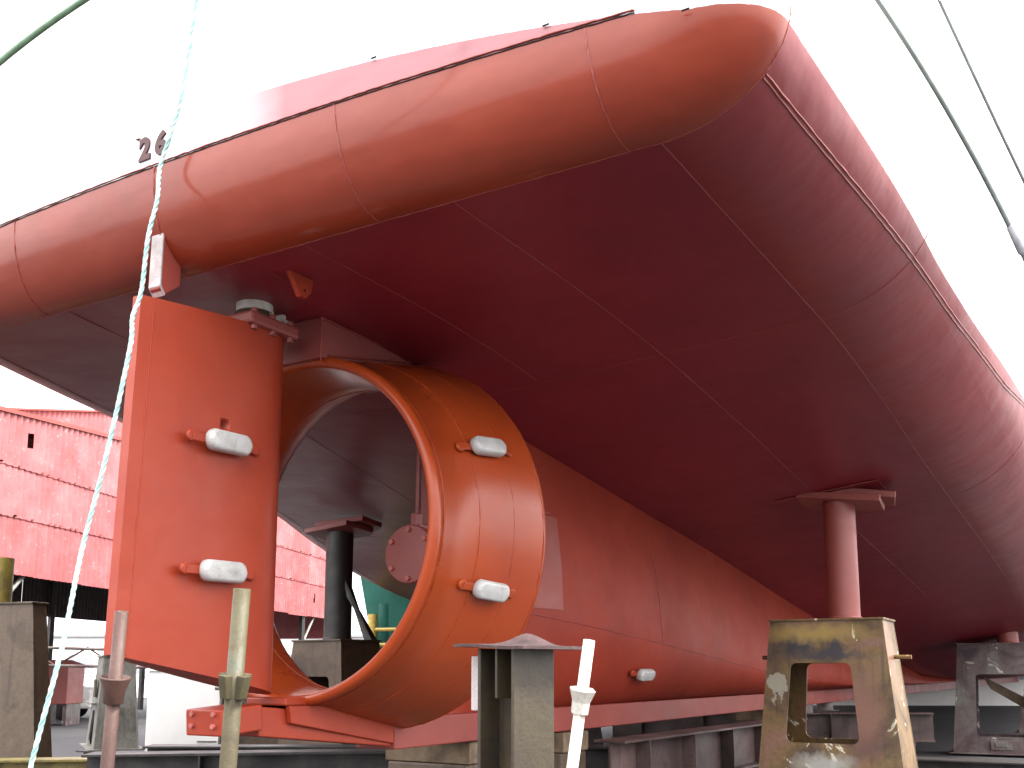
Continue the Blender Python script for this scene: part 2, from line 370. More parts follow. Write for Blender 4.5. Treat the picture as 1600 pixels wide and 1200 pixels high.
def capP(s, t, side):
    """rounded stern: t 0 at frame x = -1, t 1 at the transom plate"""
    y, z = sect(-1.0, s, side); e = 1e-3
    y0, z0 = sect(-1.0, max(0, s - e), side); y1, z1 = sect(-1.0, s + e, side)
    ty, tz = y1 - y0, z1 - z0; L = math.hypot(ty, tz) or 1
    n = Vector((0, -side * abs(tz) / L, abs(ty) / L))
    b = .56 - .12 * min(1, (y / 3.2) ** 2)
    a = t * math.pi / 2; k = 1 - math.cos(a)
    return (-1.0 - .325 * math.sin(a), y + n.y * b * k, z + n.z * b * k)
XS = [-1.0, 1.7, 7.0, 12.3, 20.0, 30.0, 62.0]
SEG = {-1: [(0, .63), (.63, 1), (1, 1.57), (1.57, 2), (2, 3)], 1: [(0, .5), (.5, 1), (1, 2), (2, 3)]}
for side in (-1, 1):
    for i in range(len(XS) - 1):
        for (s0, s1) in SEG[side]:
            nx = 14 if i < 3 else 8; ns = 14 if 1 <= s0 < 2 else 6
            P = [[(lambda yz: (x, yz[0], yz[1]))(sect(x, s0 + (s1 - s0) * j / ns, side)) for j in range(ns + 1)] for x in np.linspace(XS[i], XS[i + 1], nx + 1)]
            mb = MB(); mb.grid(P); o = sbuild(mb, 'shell_plate', M_HULL_SHADED if s1 <= 1 else M_BILGE)
CAPS = {-1: [(0, .48), (.48, .95), (.95, 2)], 1: [(0, .58), (.58, 2)]}
for side in (-1, 1):
    for (s0, s1) in CAPS[side] + [(2, 3)]:
        ns = 26 if s1 == 2 else 8
        P = [[capP(s0 + (s1 - s0) * j / ns, i / 14, side) for j in range(ns + 1)] for i in range(15)]
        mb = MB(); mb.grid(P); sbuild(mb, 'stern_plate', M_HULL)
# transom plate (above the lapped weld) from one corner to the other
top = []
for side in (1, -1):
    pts = [capP(s, 1, side) for s in np.linspace(0, 1.75, 36)]
    top += (list(reversed(pts)) if side == 1 else pts[1:])
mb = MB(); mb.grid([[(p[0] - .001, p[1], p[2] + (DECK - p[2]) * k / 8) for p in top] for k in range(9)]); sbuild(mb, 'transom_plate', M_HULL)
for side in (-1, 1):
    pts = [capP(s, 1, side) for s in np.linspace(1.75, 3, 20)]
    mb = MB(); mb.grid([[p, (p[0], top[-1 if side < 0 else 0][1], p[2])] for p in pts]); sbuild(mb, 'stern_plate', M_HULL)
# deck closes the hull
P = []
for x in [-1.3, -1.0] + list(np.linspace(1, 62, 24)):
    ys, yp = (sect(max(x, -1), 3, -1)[0], sect(max(x, -1), 3, 1)[0])
    if x < -1: ys += .44; yp -= .44
    P.append([(x, ys, DECK), (x, yp, DECK)])
mb = MB(); mb.grid(P, False); sbuild(mb, 'deck', M_DULL)
# weld seams, raised beads with a hand-laid wobble
def wob(pts, a): return [Vector(p) + Vector((random.uniform(-a, a), random.uniform(-a, a), random.uniform(-a, a))) for p in pts]
def seam(pts, r, w=.4, n=6):
    r *= .72
    mb = MB(); rr = [r * random.uniform(.75, 1.25) for _ in pts]
    mb.tube(wob(pts, r * w), r, n, True, rr); return sbuild(mb, 'weld_seam', M_BEAD)
for side in (-1, 1):
    for x in XS[1:4]:
        sm = 2.3 if side < 0 else 2
        seam([(x, *sect(x, s, side)) for s in np.linspace(0, sm, 90)], .0045)
    seam([(-1.0, *sect(-1.0, s, side)) for s in np.linspace(0, 2, 150)], .0055)
    for s in ((.63, 1.0) if side < 0 else (.5, 1.0)):
        seam([(x, *sect(x, s, side)) for x in np.linspace(-1, 14, 120)], .0045)
seam([(x, *sect(x, .30, -1)) for x in np.linspace(-1, 1.7, 40)], .003)
# heavy double bead on the starboard bilge
for ds in (0, .025):
    seam([(x, *sect(x, curve([(-1, 1.565), (1.7, 1.575), (5, 1.74), (7, 1.93), (9, 2.1)], x) + ds, -1)) for x in np.linspace(-.99, 9, 150)], .008, .3)
# lapped weld round the foot of the transom
tl = [capP(s, 1, 1) for s in np.linspace(1.2, 0, 60)] + [capP(s, 1, -1) for s in np.linspace(0, 1.06, 110)]
seam([(p[0] - .004, p[1], p[2] + .012) for p in tl], .0075, .3)
mb = MB(); mb.tube(wob([(p[0] - .003, p[1], p[2] - .0005) for p in tl], .0012), .0028, 6); sbuild(mb, 'lap_shadow', M_HOLE)  # dark tube painted in as the shadow line under the lapped weld
# seams down the rounded stern
for side, s in ((-1, .48), (-1, .95), (1, .58), (1, .0)):
    seam([capP(s - .02 * t, t, side) for t in np.linspace(0, 1, 40)], .006 if s else .008, .5)
# short edge strip of a plate at the side, paint line clips on the transom
for (y, z) in ((-1.69, 2.125), (-2.69, 1.955), (-3.36, 1.79)):
    mb = MB(); mb.box((-1.335, y, z), (.008, .034, .005)); sbuild(mb, 'clip', M_HOLE)
# draft mark 26 on the transom
def text_mesh(s, size, depth):
    cu = bpy.data.curves.new('t', 'FONT'); cu.body = s; cu.size = size; cu.extrude = depth; cu.resolution_u = 4
    cu.offset = .009
    o = bpy.data.objects.new('t', cu); COL.objects.link(o)
    dg = bpy.context.evaluated_depsgraph_get(); dg.update()
    me = bpy.data.meshes.new_from_object(o.evaluated_get(dg)); bpy.data.objects.remove(o); return me
def place_text(me, name, mat, parent, loc, xdir, updir):
    x = Vector(xdir).normalized(); u = Vector(updir).normalized(); n = x.cross(u)
    mx = Matrix((x, u, n)).transposed().to_4x4(); mx.translation = Vector(loc); me.transform(mx)
    me.materials.clear(); me.materials.append(mat)
    o = bpy.data.objects.new(name, me); COL.objects.link(o); o.parent = parent; return o
for ch, y in (('2', .085), ('6', -.055)):
    place_text(text_mesh(ch, .19, .006), 'draft_mark', M_INK, ship, (-1.332, y, 2.045 + SH), (0, -1, 0), (0, -.0, 1))
mb = MB(); mb.box((-1.333, .105, 2.19), (.012, .03, .006)); mb.box((-1.333, -.19, 2.19), (.012, .03, .006)); sbuild(mb, 'draft_mark', M_INK)
# skeg under the centreline
KN = [(1.3, -.36), (2.78, -.49), (4.7, -.64), (8.85, -.98), (14, -1.22), (20, -1.27)]
def skw(x): return curve([(1.48, .035), (1.75, .11), (2.4, .21), (4, .25), (11, .28), (16, .5)], x)
def skk(x): return skw(x) + curve([(1.48, .01), (2.4, .12), (4, .19), (9, .22), (16, .15)], x)
def sk_lim(x): return curve(ZC, x) + .06, max(curve(KN, x), -1.28)
def sk_y(x, z):
    zt, zk = sk_lim(x); t = max(0, min(1, (zt - z) / (zt - zk))); return skw(x) + (skk(x) - skw(x)) * math.sin(t * math.pi / 2)
def sk_sec(x):
    zt, zk = sk_lim(x); k = skk(x); L = zk + 1.30; side = []
    side = [(sk_y(x, zt + (zk - zt) * t), zt + (zk - zt) * t) for t in (0, .3, .6, .85, 1)]
    side += [(k * .965, zk - L * .2), (k * .89, zk - L * .4), (k * .77, zk - L * .6), (k * .60, zk - L * .78), (k * .40, zk - L * .92), (min(.08, k), -1.30)]
    return [(x, -y, z) for y, z in side] + [(x, y, z) for y, z in reversed(side)]
xs = [1.48, 1.6, 1.75, 2.0, 2.4, 3, 3.6, 4.4, 5.2, 6.1, 7, 8, 9.5, 11, 13, 16, 20, 25]
for a, b, mat in ((0, 5, M_DULL), (5, 9, M_HULL), (9, 17, M_HULL)):
    mb = MB(); mb.grid([[p for p in sk_sec(x)[:11]] for x in xs[a:b + 1]]); sbuild(mb, 'skeg_plate', M_SKEG)
    mb = MB(); mb.grid([[p for p in sk_sec(x)[10:]] for x in xs[a:b + 1]]); sbuild(mb, 'skeg_plate', M_SKEG)
mb = MB(); mb.add(sk_sec(1.48), [tuple(range(22))]); sbuild(mb, 'skeg_post', M_PINK)
# a duller repaired panel on the skeg, its two lifting scars
mb = MB(); mb.grid([[(x, -sk_y(x, z) - .006, z) for z in (-.42, -.2, 0, .2, .42)] for x in (1.75, 2.2, 2.65, 3.05)]); sbuild(mb, 'repair_panel', M_PATCH)
for x in (2.35, 2.85):
    mb = MB(); mb.box((x, -sk_y(x, .44) - .012, .44), (.16, .012, .014)); sbuild(mb, 'scar', M_BEAD)
seam([(x, -skk(x) - .001, curve(KN, x)) for x in np.linspace(1.7, 11, 90)], .006)
seam([(5.15, -sk_y(5.15, z) - .001, z) for z in np.linspace(.75, -.67, 30)] + [(5.15, -skk(5.15) * k, -.67 - .63 * f) for k, f in ((.965, .2), (.89, .4), (.77, .6))], .005)
# keel bar, sole piece under the nozzle
mb = MB(); mb.box((24.9, 0, -1.40), (48, .36, .22)); sbuild(mb, 'keel_bar', M_DULL, bevel=.01)
mb = MB(); mb.hexa([(-.38, -.12, -1.35), (-.38, .12, -1.35), (-.38, .12, -1.17), (-.38, -.12, -1.17)], [(.93, -.15, -1.49), (.93, .15, -1.49), (.93, .15, -1.28), (.93, -.15, -1.28)])
sole = sbuild(mb, 'sole_piece', M_RED, bevel=.008)
mb = MB(); mb.box((-.55, 0, -1.245), (.335, .30, .155), Matrix.Rotation(R(-4), 3, 'Y')); blk = sbuild(mb, 'end_block', M_RED, sole, bevel=.01)
for k in range(2):
    for j in (-1, 1):
        mb = MB(); mb.lathe([(-.735, .0), (-.735, .016), (-.71, .016)], (0, j * .09, -1.205 - .07 * k), 'x', 6, smooth=False); sbuild(mb, 'bolt', M_BOLT, sole)
mb = MB(); mb.prism([(-.17, -.17, -1.17), (-.15, -.17, -1.28), (.92, -.17, -1.47), (.92, -.17, -1.30), (.5, -.17, -1.18)], (0, .04, 0)); sbuild(mb, 'foot_plate', M_RED, sole, bevel=.006)
mb = MB(); mb.prism([(-.17, .13, -1.17), (-.15, .13, -1.28), (.92, .13, -1.47), (.92, .13, -1.30), (.5, .13, -1.18)], (0, .04, 0)); sbuild(mb, 'foot_plate', M_RED, sole, bevel=.006)
mb = MB(); mb.box((-.10, 0, -1.145), (.22, .34, .05)); sbuild(mb, 'foot_pad', M_RED, sole, bevel=.012)
# propeller shaft boss with a blanking cover and bolts
mb = MB(); mb.lathe([(1.30, .0), (1.30, .20), (1.9, .235), (2.6, .2), (3.2, .05)], (0, 0, -.06), 'x', 40); boss = sbuild(mb, 'shaft_boss', M_PINK)
mb = MB(); mb.lathe([(1.315, .0), (1.268, .0), (1.268, .222), (1.275, .23), (1.315, .23)], (0, 0, -.06), 'x', 48, smooth=False); cov = sbuild(mb, 'boss_cover', M_PINK, boss, bevel=.003)
for a in (90, 148, 214, 270, 330, 36):
    y, z = .19 * math.cos(R(180 - a)), .19 * math.sin(R(a))
    mb = MB(); mb.lathe([(1.27, .021), (1.246, .021), (1.246, .0)], (0, y, z - .06), 'x', 6, smooth=False); sbuild(mb, 'bolt', M_BOLT, boss, bevel=.002)
mb = MB(); mb.box((1.34, -.02, .20), (.09, .05, .12)); mb.box((1.36, -.03, .155), (.13, .12, .03)); sbuild(mb, 'oil_fitting', M_PINK, boss, bevel=.006)
mb = MB(); mb.tube([(1.30, -.05, .26), (1.30, -.055, .9), (1.29, -.05, 1.24)], .012, 8); sbuild(mb, 'grease_pipe', M_PINK)
# nozzle ring
prof = [(.0, 1.105), (-.022, 1.118), (-.03, 1.142), (-.02, 1.166), (.01, 1.178), (.05, 1.172), (.055, 1.165), (.4, 1.245), (.75, 1.318), (.96, 1.362), (1.0, 1.366), (1.035, 1.35), (1.045, 1.32), (1.02, 1.28), (.9, 1.19), (.75, 1.125), (.6, 1.085), (.45, 1.07), (.2, 1.085), (.05, 1.10)]
mb = MB(); mb.lathe(prof, (0, 0, -.01), 'x', 128, closed=True); noz = sbuild(mb, 'nozzle', M_NOZ)
def ring_seam(x, r, t=.0045):
    pts = [(x, r * math.cos(a), r * math.sin(a) - .01) for a in np.linspace(0, 2 * math.pi, 161)]
    mb = MB(); mb.tube(wob(pts, t * .5), t, 6, False, [t * random.uniform(.7, 1.3) for _ in pts]); sbuild(mb, 'weld_seam', M_NOZ, noz)
ring_seam(.375, 1.239); ring_seam(.69, 1.304); ring_seam(.075, 1.170, .003); ring_seam(.98, 1.364, .006)
ring_seam(.62, 1.089, .004)
# head box joining nozzle and hull
mb = MB(); mb.hexa([(-.07, -.25, 1.12), (-.07, .25, 1.12), (1.05, .25, 1.2), (1.05, -.25, 1.2)], [(-.07, -.25, 1.42), (-.07, .25, 1.42), (1.05, .25, 1.36), (1.05, -.25, 1.36)])
hb = sbuild(mb, 'head_box', M_PINK, noz, bevel=.006)
for p in ([(-.075, -.255, z) for z in np.linspace(1.10, 1.39, 16)], [(-.075, y, 1.388) for y in np.linspace(-.25, .25, 20)], [(x, -.255, 1.385 - .05 * x * x) for x in np.linspace(-.07, 1.0, 40)], [(-.03, y, 1.162) for y in np.linspace(-.25, .25, 20)], [(x, -.26, 1.145 + .21 * x) for x in np.linspace(0, .95, 30)]):
    mb = MB(); mb.tube(wob(p, .003), .006, 6, True, [.007 * random.uniform(.7, 1.3) for _ in p]); sbuild(mb, 'weld_seam', M_BEAD, noz)
# zinc anodes
def capsule(mb, c, ux, uz, un, L, H, T):
    """rounded bar: length axis ux, height uz, standing off along un"""
    c, ux, uz, un = (Vector(q) for q in (c, ux, uz, un)); n = 24; prof = []
    for k in range(n):
        a = 2 * math.pi * k / n; e = .62
        cx, sx = math.cos(a), math.sin(a)
        rr = H * .42; prof.append((math.copysign(L / 2 - rr, cx) + cx * rr, max(-H / 2, min(H / 2, sx * rr * 1.19))))
    lay = [(0, .96), (.25, 1.0), (.6, .99), (.82, .93), (.95, .82), (1.0, .68)]
    vs = []
    for h, s in lay:
        for (a, b) in prof:
            d = (1 - s) * H / 2
            vs.append(c + ux * (a - math.copysign(min(abs(a), d), a)) + uz * (b - math.copysign(min(abs(b), d), b)) + un * (h * T))
    fs = [(i * n + k, i * n + (k + 1) % n, (i + 1) * n + (k + 1) % n, (i + 1) * n + k) for i in range(len(lay) - 1) for k in range(n)]
    fs += [tuple(range((len(lay) - 1) * n, len(lay) * n)), tuple(reversed(range(n)))]
    mb.add(vs, fs, True)
def anode(parent, c, ux, uz, un, L=.32, H=.125, T=.065, sL=.51, mat=None):
    c, ux, uz, un = (Vector(q) for q in (c, ux, uz, un))
    mb = MB(); capsule(mb, c + un * .022, ux, uz, un, L, H, T); sbuild(mb, 'anode', M_ZINC, parent)
    mb = MB(); rot = Matrix((ux, uz, un)).transposed(); mb.box(c + un * .022, (sL, .05, .014), rot)
    for s in (-1, 1):
        mb.lathe([(0, .0), (0, .036), (.012, .036), (.022, .03), (.022, 0)], (0, 0, 0), 'z', 16)
        k = 5 * 16
        for i in range(len(mb.v) - k, len(mb.v)): mb.v[i] = tuple(c + ux * (s * sL / 2) + rot @ Vector(mb.v[i]))
    sbuild(mb, 'anode_strap', mat or M_RED, parent, bevel=.003)
for zz, yy in ((.49, -1), (-.43, -1)):
    ph = math.asin(zz / 1.272); x0, x1 = .5, .5
    un0 = Vector((0, -math.cos(ph), math.sin(ph))); ux = Vector((1, .205 * un0.y, .205 * un0.z)).normalized(); un = (un0 - ux * un0.dot(ux)).normalized()
    anode(noz, Vector((.52, 1.268 * un0.y, 1.268 * un0.z)), ux, un.cross(ux) * -1, un, .30, .125, .065, .46, M_NOZ)
    un0 = Vector((0, math.cos(ph), math.sin(ph))); ux = Vector((1, .205 * un0.y, .205 * un0.z)).normalized(); un = (un0 - ux * un0.dot(ux)).normalized()
    anode(noz, Vector((.52, 1.268 * un0.y, 1.268 * un0.z)), ux, ux.cross(un), un, .30, .125, .065, .46, M_NOZ)
# rudder blade: foil with a flat trailing bar
TX0, TX1, LX = -1.355, -1.41, -.215
def foil(x, te):
    t = (x - te) / (LX - te)
    return .035 + .125 * math.sin(min(1, t * 1.25) * math.pi / 2) if t < .8 else .16 * math.sqrt(max(0, 1 - ((t - .8) / .2) ** 2))
rows = []
for k in range(25):
    f = k / 24; zt = 1.19 + (0) ; zb = -.86
    te = TX0 + (TX1 - TX0) * (1 - f)
    row = []
    ts = list(np.linspace(0, .8, 26)) + [.8 + .2 * math.sin(a) for a in np.linspace(.1, math.pi / 2, 14)]
    for sgn in (-1, 1):
        for t in (ts if sgn < 0 else list(reversed(ts[:-1]))):
            x = te + (LX - te) * t; ztop = 1.185 + .04 * t; zbot = -.865 - .235 * t
            row.append((x, sgn * foil(x, te), zbot + (ztop - zbot) * f))
    rows.append(row)
mb = MB(); n = len(rows[0]); mb.grid([r + [r[0]] for r in rows]); mb.add(rows[0], [tuple(range(n))]); mb.add(rows[-1], [tuple(range(n))])
rud = sbuild(mb, 'rudder', M_RED)
bm = bmesh.new(); bm.from_mesh(rud.data); bmesh.ops.remove_doubles(bm, verts=bm.verts, dist=1e-4); bmesh.ops.recalc_face_normals(bm, faces=bm.faces)
for e in bm.edges:
    if len(e.link_faces) == 2 and e.calc_face_angle() > R(50): e.smooth = False
bm.to_mesh(rud.data); bm.free()
mb = MB(); mb.lathe([(-.4, .0), (-.4, .033), (.0, .033), (.0, .0)], (-.78, -.02, .525 + SH), 'y', 24); ct = mb.build('cutter', M_HOLE); ct.parent = ship
boolcut(rud, [ct])
seam_p = [(TX0 + .03 + (TX1 - TX0) * (1 - f) + .05, -.05 - .0, -.87 + 2.06 * f) for f in np.linspace(0, 1, 60)]
mb = MB(); mb.tube(wob([(p[0], -foil(p[0], p[0] - .08) - .0, p[2]) for p in seam_p], .002), .004, 6); sbuild(mb, 'weld_seam', M_RED, rud)
for zz in (.40, -.375):
    anode(rud, (-.80, -.155, zz), Vector((1, -.02, .0)).normalized(), (0, 0, 1), Vector((-.02, -1, 0)).normalized(), .33, .13, .07, .50)
    anode(rud, (-.80, .155, zz), (1, 0, 0), (0, 0, 1), (0, 1, 0), .33, .13, .07, .50)
# rudder stock, bearing, flange coupling
mb = MB(); mb.lathe([(1.20, .15), (1.30, .15), (1.36, .115), (1.37, .0)], (-.44, 0, 0), 'z', 32); stk = sbuild(mb, 'rudder_stock', M_STAND2)
mb = MB(); mb.lathe([(1.355, .0), (1.355, .118), (1.425, .118), (1.425, .0)], (-.44, 0, 0), 'z', 40, smooth=False); sbuild(mb, 'bearing_ring', M_RING, stk, bevel=.005)
mb = MB(); mb.lathe([(1.42, .0), (1.42, .112), (1.47, .112), (1.475, .125), (1.5, .15)], (-.44, 0, 0), 'z', 32); sbuild(mb, 'stock_trunk', M_RED, stk)
mb = MB(); mb.box((-.44, 0, 1.245), (.44, .40, .085)); sbuild(mb, 'coupling_flange', M_PINK, stk, bevel=.022)
for x in (-.60, -.44, -.28):
    for y in (-.165, .165):
        mb = MB(); mb.lathe([(1.175, .0), (1.175, .024), (1.205, .024)], (x, y, 0), 'z', 6, smooth=False); mb.lathe([(1.285, .022), (1.315, .022), (1.315, 0)], (x, y, 0), 'z', 6, smooth=False)
        sbuild(mb, 'bolt', M_PINK, stk, bevel=.002)
for (x, y, a) in ((-.36, -.09, 12), (-.26, -.03, -10)):
    mb = MB(); mb.box((x, y, 1.315), (.16, .05, .05), Matrix.Rotation(R(a), 3, 'Z')); mb.box((x + .07, y, 1.35), (.03, .055, .04), Matrix.Rotation(R(a), 3, 'Z')); mb.lathe([(1.34, .0), (1.365, .0), (1.365, .016), (1.33, .016)], (x - .02, y, 0), 'z', 6, smooth=False)
    sbuild(mb, 'key_clamp', M_RING, stk, bevel=.003)
# centre fin from the rounded stern to the bearing, thick stop plate at its aft end
lo = [(-1.13, 1.63)] + [(x, z) for x, z in ((-1.05, 1.575), (-.97, 1.535), (-.85, 1.505), (-.7, 1.48), (-.56, 1.455), (-.34, 1.455))]
mb = MB(); mb.prism([(x, -.03, z - .0) for x, z in lo] + [(-.34, -.03, 1.46), (-.34, -.03, 1.5), (-.9, -.03, 1.6), (-1.13, -.03, 1.72)], (0, .06, 0)); sbuild(mb, 'centre_fin', M_HULL)
mb = MB(); mb.prism([(-1.235, -.045, 1.62), (-1.24, -.045, 1.26), (-1.20, -.045, 1.23), (-1.09, -.045, 1.32), (-1.09, -.045, 1.62), (-1.10, -.045, 1.66)], (0, .09, 0)); sbuild(mb, 'stop_plate', M_DULL, bevel=.006)
mb = MB(); mb.prism([(-1.238, -.05, 1.625), (-1.243, -.05, 1.275), (-1.205, -.05, 1.222), (-1.198, -.05, 1.232), (-1.230, -.05, 1.28), (-1.226, -.05, 1.628)], (0, .10, 0)); sbuild(mb, 'pale_strip', M_PALE, bevel=.003)  # pale strip covering the aft edge of the stop plate
P = []
for x in np.linspace(5.75, 6.4, 4):
    P.append([(x, y, (lambda q: q)(np.interp(-y, [0, 3.1], [curve(ZC, x), curve(SB['z1'], x)])) - .014) for y in (-1.55, -2.1, -2.62)])
mb = MB(); mb.grid(P, False); dp = sbuild(mb, 'doubler_plate', M_HULL_SHADED); md = dp.modifiers.new('Solid', 'SOLIDIFY'); md.thickness = .012; md.offset = 0
mb = MB(); mb.tube(wob([(5.745, y, np.interp(-y, [0, 3.1], [curve(ZC, 5.75), curve(SB['z1'], 5.75)]) - .012) for y in np.linspace(-1.55, -2.62, 30)], .002), .007, 6); sbuild(mb, 'weld_seam', M_BEAD)
# padeye under the stern
mb = MB(); mb.prism([(-.77, -.615, 1.55), (-.56, -.615, 1.55), (-.575, -.615, 1.45), (-.62, -.615, 1.405), (-.665, -.615, 1.405)], (0, .035, 0)); lug = sbuild(mb, 'padeye', M_RED)
for i in range(len(lug.data.vertices)): lug.data.vertices[i].co.z -= .12
mb = MB(); mb.lathe([(-.1, .0), (-.1, .018), (.1, .018), (.1, .0)], (-.625, -.6, 1.325 + SH), 'y', 16); ct = mb.build('cutter', M_HOLE); ct.parent = ship; boolcut(lug, [ct])
mb = MB(); mb.tube([(-.80, -.5, 1.412), (-.66, -.47, 1.412)], .006, 6); sbuild(mb, 'scar', M_BEAD)
# anode low on the skeg
anode(ship, (4.75, -.385, -.98), (1, 0, 0), Vector((0, -.42, .9)).normalized(), Vector((0, -.9, -.42)).normalized(), .34, .12, .07, .5)

# ------------------------------------------------------------------ steel stands with posts
def rrect(w0, w1, z0, z1, r, n=6):
    pts = []
    for (cx, cz, a0) in ((w0 - r, z0 + r, -90), (w1 - r, z1 - r, 0), (-w1 + r, z1 - r, 90), (-w0 + r, z0 + r, 180)):
        for k in range(n + 1):
            a = R(a0 + 90 * k / n); pts.append((cx + r * math.cos(a), cz + r * math.sin(a)))
    return pts
def stand(loc, rz, label, mat, H=1.9, W0=.75, W1=.565, D0=.50, D1=.33, win=(.26, .33, .42, 1.25), post=None, pm=None, pads=None, pin=False, skew=0, prs=20):
    """hollow tapered box on a foot flange: two faces with a window, two side plates, top plate, round post with seat plates"""
    root = empty('hull_stand', loc, rz); tag(root, label, 'support stand', 'steel stands under the ship')
    T = .022
    for s in (-1, 1):
        def fx(z): return s * (D0 + (D1 - D0) * z / H)
        mb = MB(); a = [(fx(0), -W0, .02), (fx(0), W0, .02), (fx(H), W1, H), (fx(H), -W1, H)]
        mb.hexa(a, [(p[0] - s * T, p[1], p[2]) for p in a]); o = mb.build('face_plate', mat, root)
        if win: cut = MB(); cut.prism([(-2, y + (win[4] if len(win) > 4 else 0), z) for y, z in rrect(win[1], win[0], win[2], win[3], .07)], (4, 0, 0)); c = cut.build('cutter', mat); c.parent = root; boolcut(o, [c])
        mb = MB(); a = [(-D0 + T, s * (W0 - T - .003), .02), (D0 - T, s * (W0 - T - .003), .02), (D1 - T, s * (W1 - T - .003), H - .001), (-D1 + T, s * (W1 - T - .003), H - .001)]
        mb.hexa(a, [(p[0], p[1] + s * T, p[2]) for p in a]); mb.build('side_plate', mat, root)
        if pin:
            mb = MB(); mb.tube([(0.05, s * (W1 + .03), H * .80), (0.05, s * (W1 + .2), H * .80)], .022, 12); mb.build('lifting_pin', mat, root)
    mb = MB(); mb.box((0, 0, H + .011), (2 * D1 + .05, 2 * W1 + .03, .022)); mb.build('top_plate', mat, root, .004)
    mb = MB(); mb.box((0, 0, .01), (2 * D0 + .15, 2 * W0 + .15, .02)); mb.build('foot_plate', mat, root, .004)
    if post:
        r, h, py = post; z0 = H + .022
        mb = MB(); mb.tube([(0, py, z0), (0, py, z0 + h)], r, 36); mb.build('post', pm, root)
        mb = MB(); mb.lathe([(z0, r + .002), (z0 + .018, r + .014), (z0 + .03, r + .002)], (0, py, 0), 'z', 36); mb.build('post_collar', pm, root)
        if pads:
            zt = z0 + h; (pw, pd, tx, ty) = pads
            rot = Matrix.Rotation(R(tx), 3, 'X') @ Matrix.Rotation(R(ty), 3, 'Y')
            # two seat plates, the upper one slewed and slid out
            mb = MB(); mb.prism([rot @ Vector((x, y, 0)) + Vector((0, py, zt - .02)) for x, y in ((-pd, -pw), (pd * .7, -pw * .95), (pd, -pw * .6), (pd, pw * .75), (pd * .6, pw), (-pd, pw * .86))], rot @ Vector((0, 0, .07))); mb.build('seat_plate', M_POSTRED, root, .008)
            r2 = rot @ Matrix.Rotation(R(9), 3, 'Z')
            mb = MB(); mb.prism([r2 @ Vector((x + .04, y - .10, .078)) + Vector((0, py, zt - .02)) for x, y in ((-pd * .9, -pw), (pd * .5, -pw), (pd * .9, -pw * .7), (pd * .9, pw * .8), (-pd * .9, pw * .8))], r2 @ Vector((0, 0, .07))); mb.build('seat_plate', M_POSTRED, root, .008)
    return root
H0 = 1.85
sb = stand((5.98, -2.03, .24), R(2), 'yellow brown stained steel stand with a window and round red post, nearest on the right', M_STAND, H0, .74, .565, .48, .34, (.305, .36, .62, 1.42, .06), (.165, 1.24, -.13), M_POSTRED, (.46, .26, 7, 6), True)
ptst = stand((5.61, 4.46, .10), R(-8), 'brown steel stand seen through the nozzle with dark post and diagonal brace', M_STAND2, 1.86, .70, .48, .45, .34, (.30, .40, .6, 1.40), (.185, 1.46, -.02), M_POSTDARK, (.46, .30, -3, 6))
mb = MB(); mb.hexa([(.05, -.15, 2.75), (.05, -.25, 2.45), (-.05, -.25, 2.45), (-.05, -.15, 2.75)], [(.05, -.60, 1.87), (.05, -.75, 1.87), (-.05, -.75, 1.87), (-.05, -.60, 1.87)]); mb.build('brace', M_POSTDARK, ptst, .004)
far = stand((16.6, -2.55, .04), R(4), 'plum grey steel stand with a large window at the right edge, lug below', M_STAND3, 2.02, .92, .74, .52, .42, (.46, .50, .32, 1.46), (.19, .24, -.12), M_POSTRED)
mb = MB(); mb.box((-.535, .10, .17), (.03, .36, .17)); mb.box((-.558, .10, .18), (.02, .20, .08)); mb.build('lifting_lug', M_STAND3, far, .01)
mb = MB(); mb.hexa([(.1, .36, 1.42), (.1, .24, 1.18), (.2, .24, 1.18), (.2, .36, 1.42)], [(.1, -.7, .82), (.1, -.7, .58), (.2, -.7, .58), (.2, -.7, .82)]); mb.build('brace', M_WOOD, far, .004)
lf = stand((1.95, 6.33, .60), R(12), 'rust brown steel stand at the left edge carrying a short yellow post', M_STAND2, 1.72, .78, .58, .13, .10, None, None)
mb = MB(); mb.tube([(0, .03, 1.742), (0, .03, 2.26)], .145, 36); mb.build('post', M_YELLOW, lf)
mb = MB(); mb.box((0, 0, 1.0), (.2, 1.26, .004)); 
mb.build('patch_plate', M_STAND2, lf)
sm1 = stand((4.38, 7.36, .54), R(-32), 'olive grey A shaped stand with two openings behind the rudder foot', M_STAND4, 1.22, .62, .38, .28, .2, (.18, .26, .04, .50, .04), None)
mb = MB(); mb.box((-.262, -.10, .80), (.02, .26, .24)); mb.build('patch_plate', M_OLIVE, sm1, .01)
mb = MB(); mb.box((-.30, 0, .60), (.06, 1.0, .03)); mb.build('rib', M_STAND4, sm1, .004)

# further stands along the two support lines, mostly hidden; added to darken the hull forward
for (x, y, side) in ((22.8, -3.0, 's'), (11.2, 4.3, 'p'), (16.8, 4.4, 'p'), (22.6, 4.4, 'p')):
    nm = {22.8: 'dark stand farthest ahead on the starboard line', 11.2: 'dark stand ahead of the dark posted one on the port line', 16.8: 'dark stand far ahead on the port line under the hull', 22.6: 'dark stand farthest ahead on the port line under the hull'}[x]
    stand((x, y, .1), R(2), nm, M_STAND3, 1.0 if x > 15 else 1.5, .8, .62, .6, .5, (.3, .34, .3, .8), None)

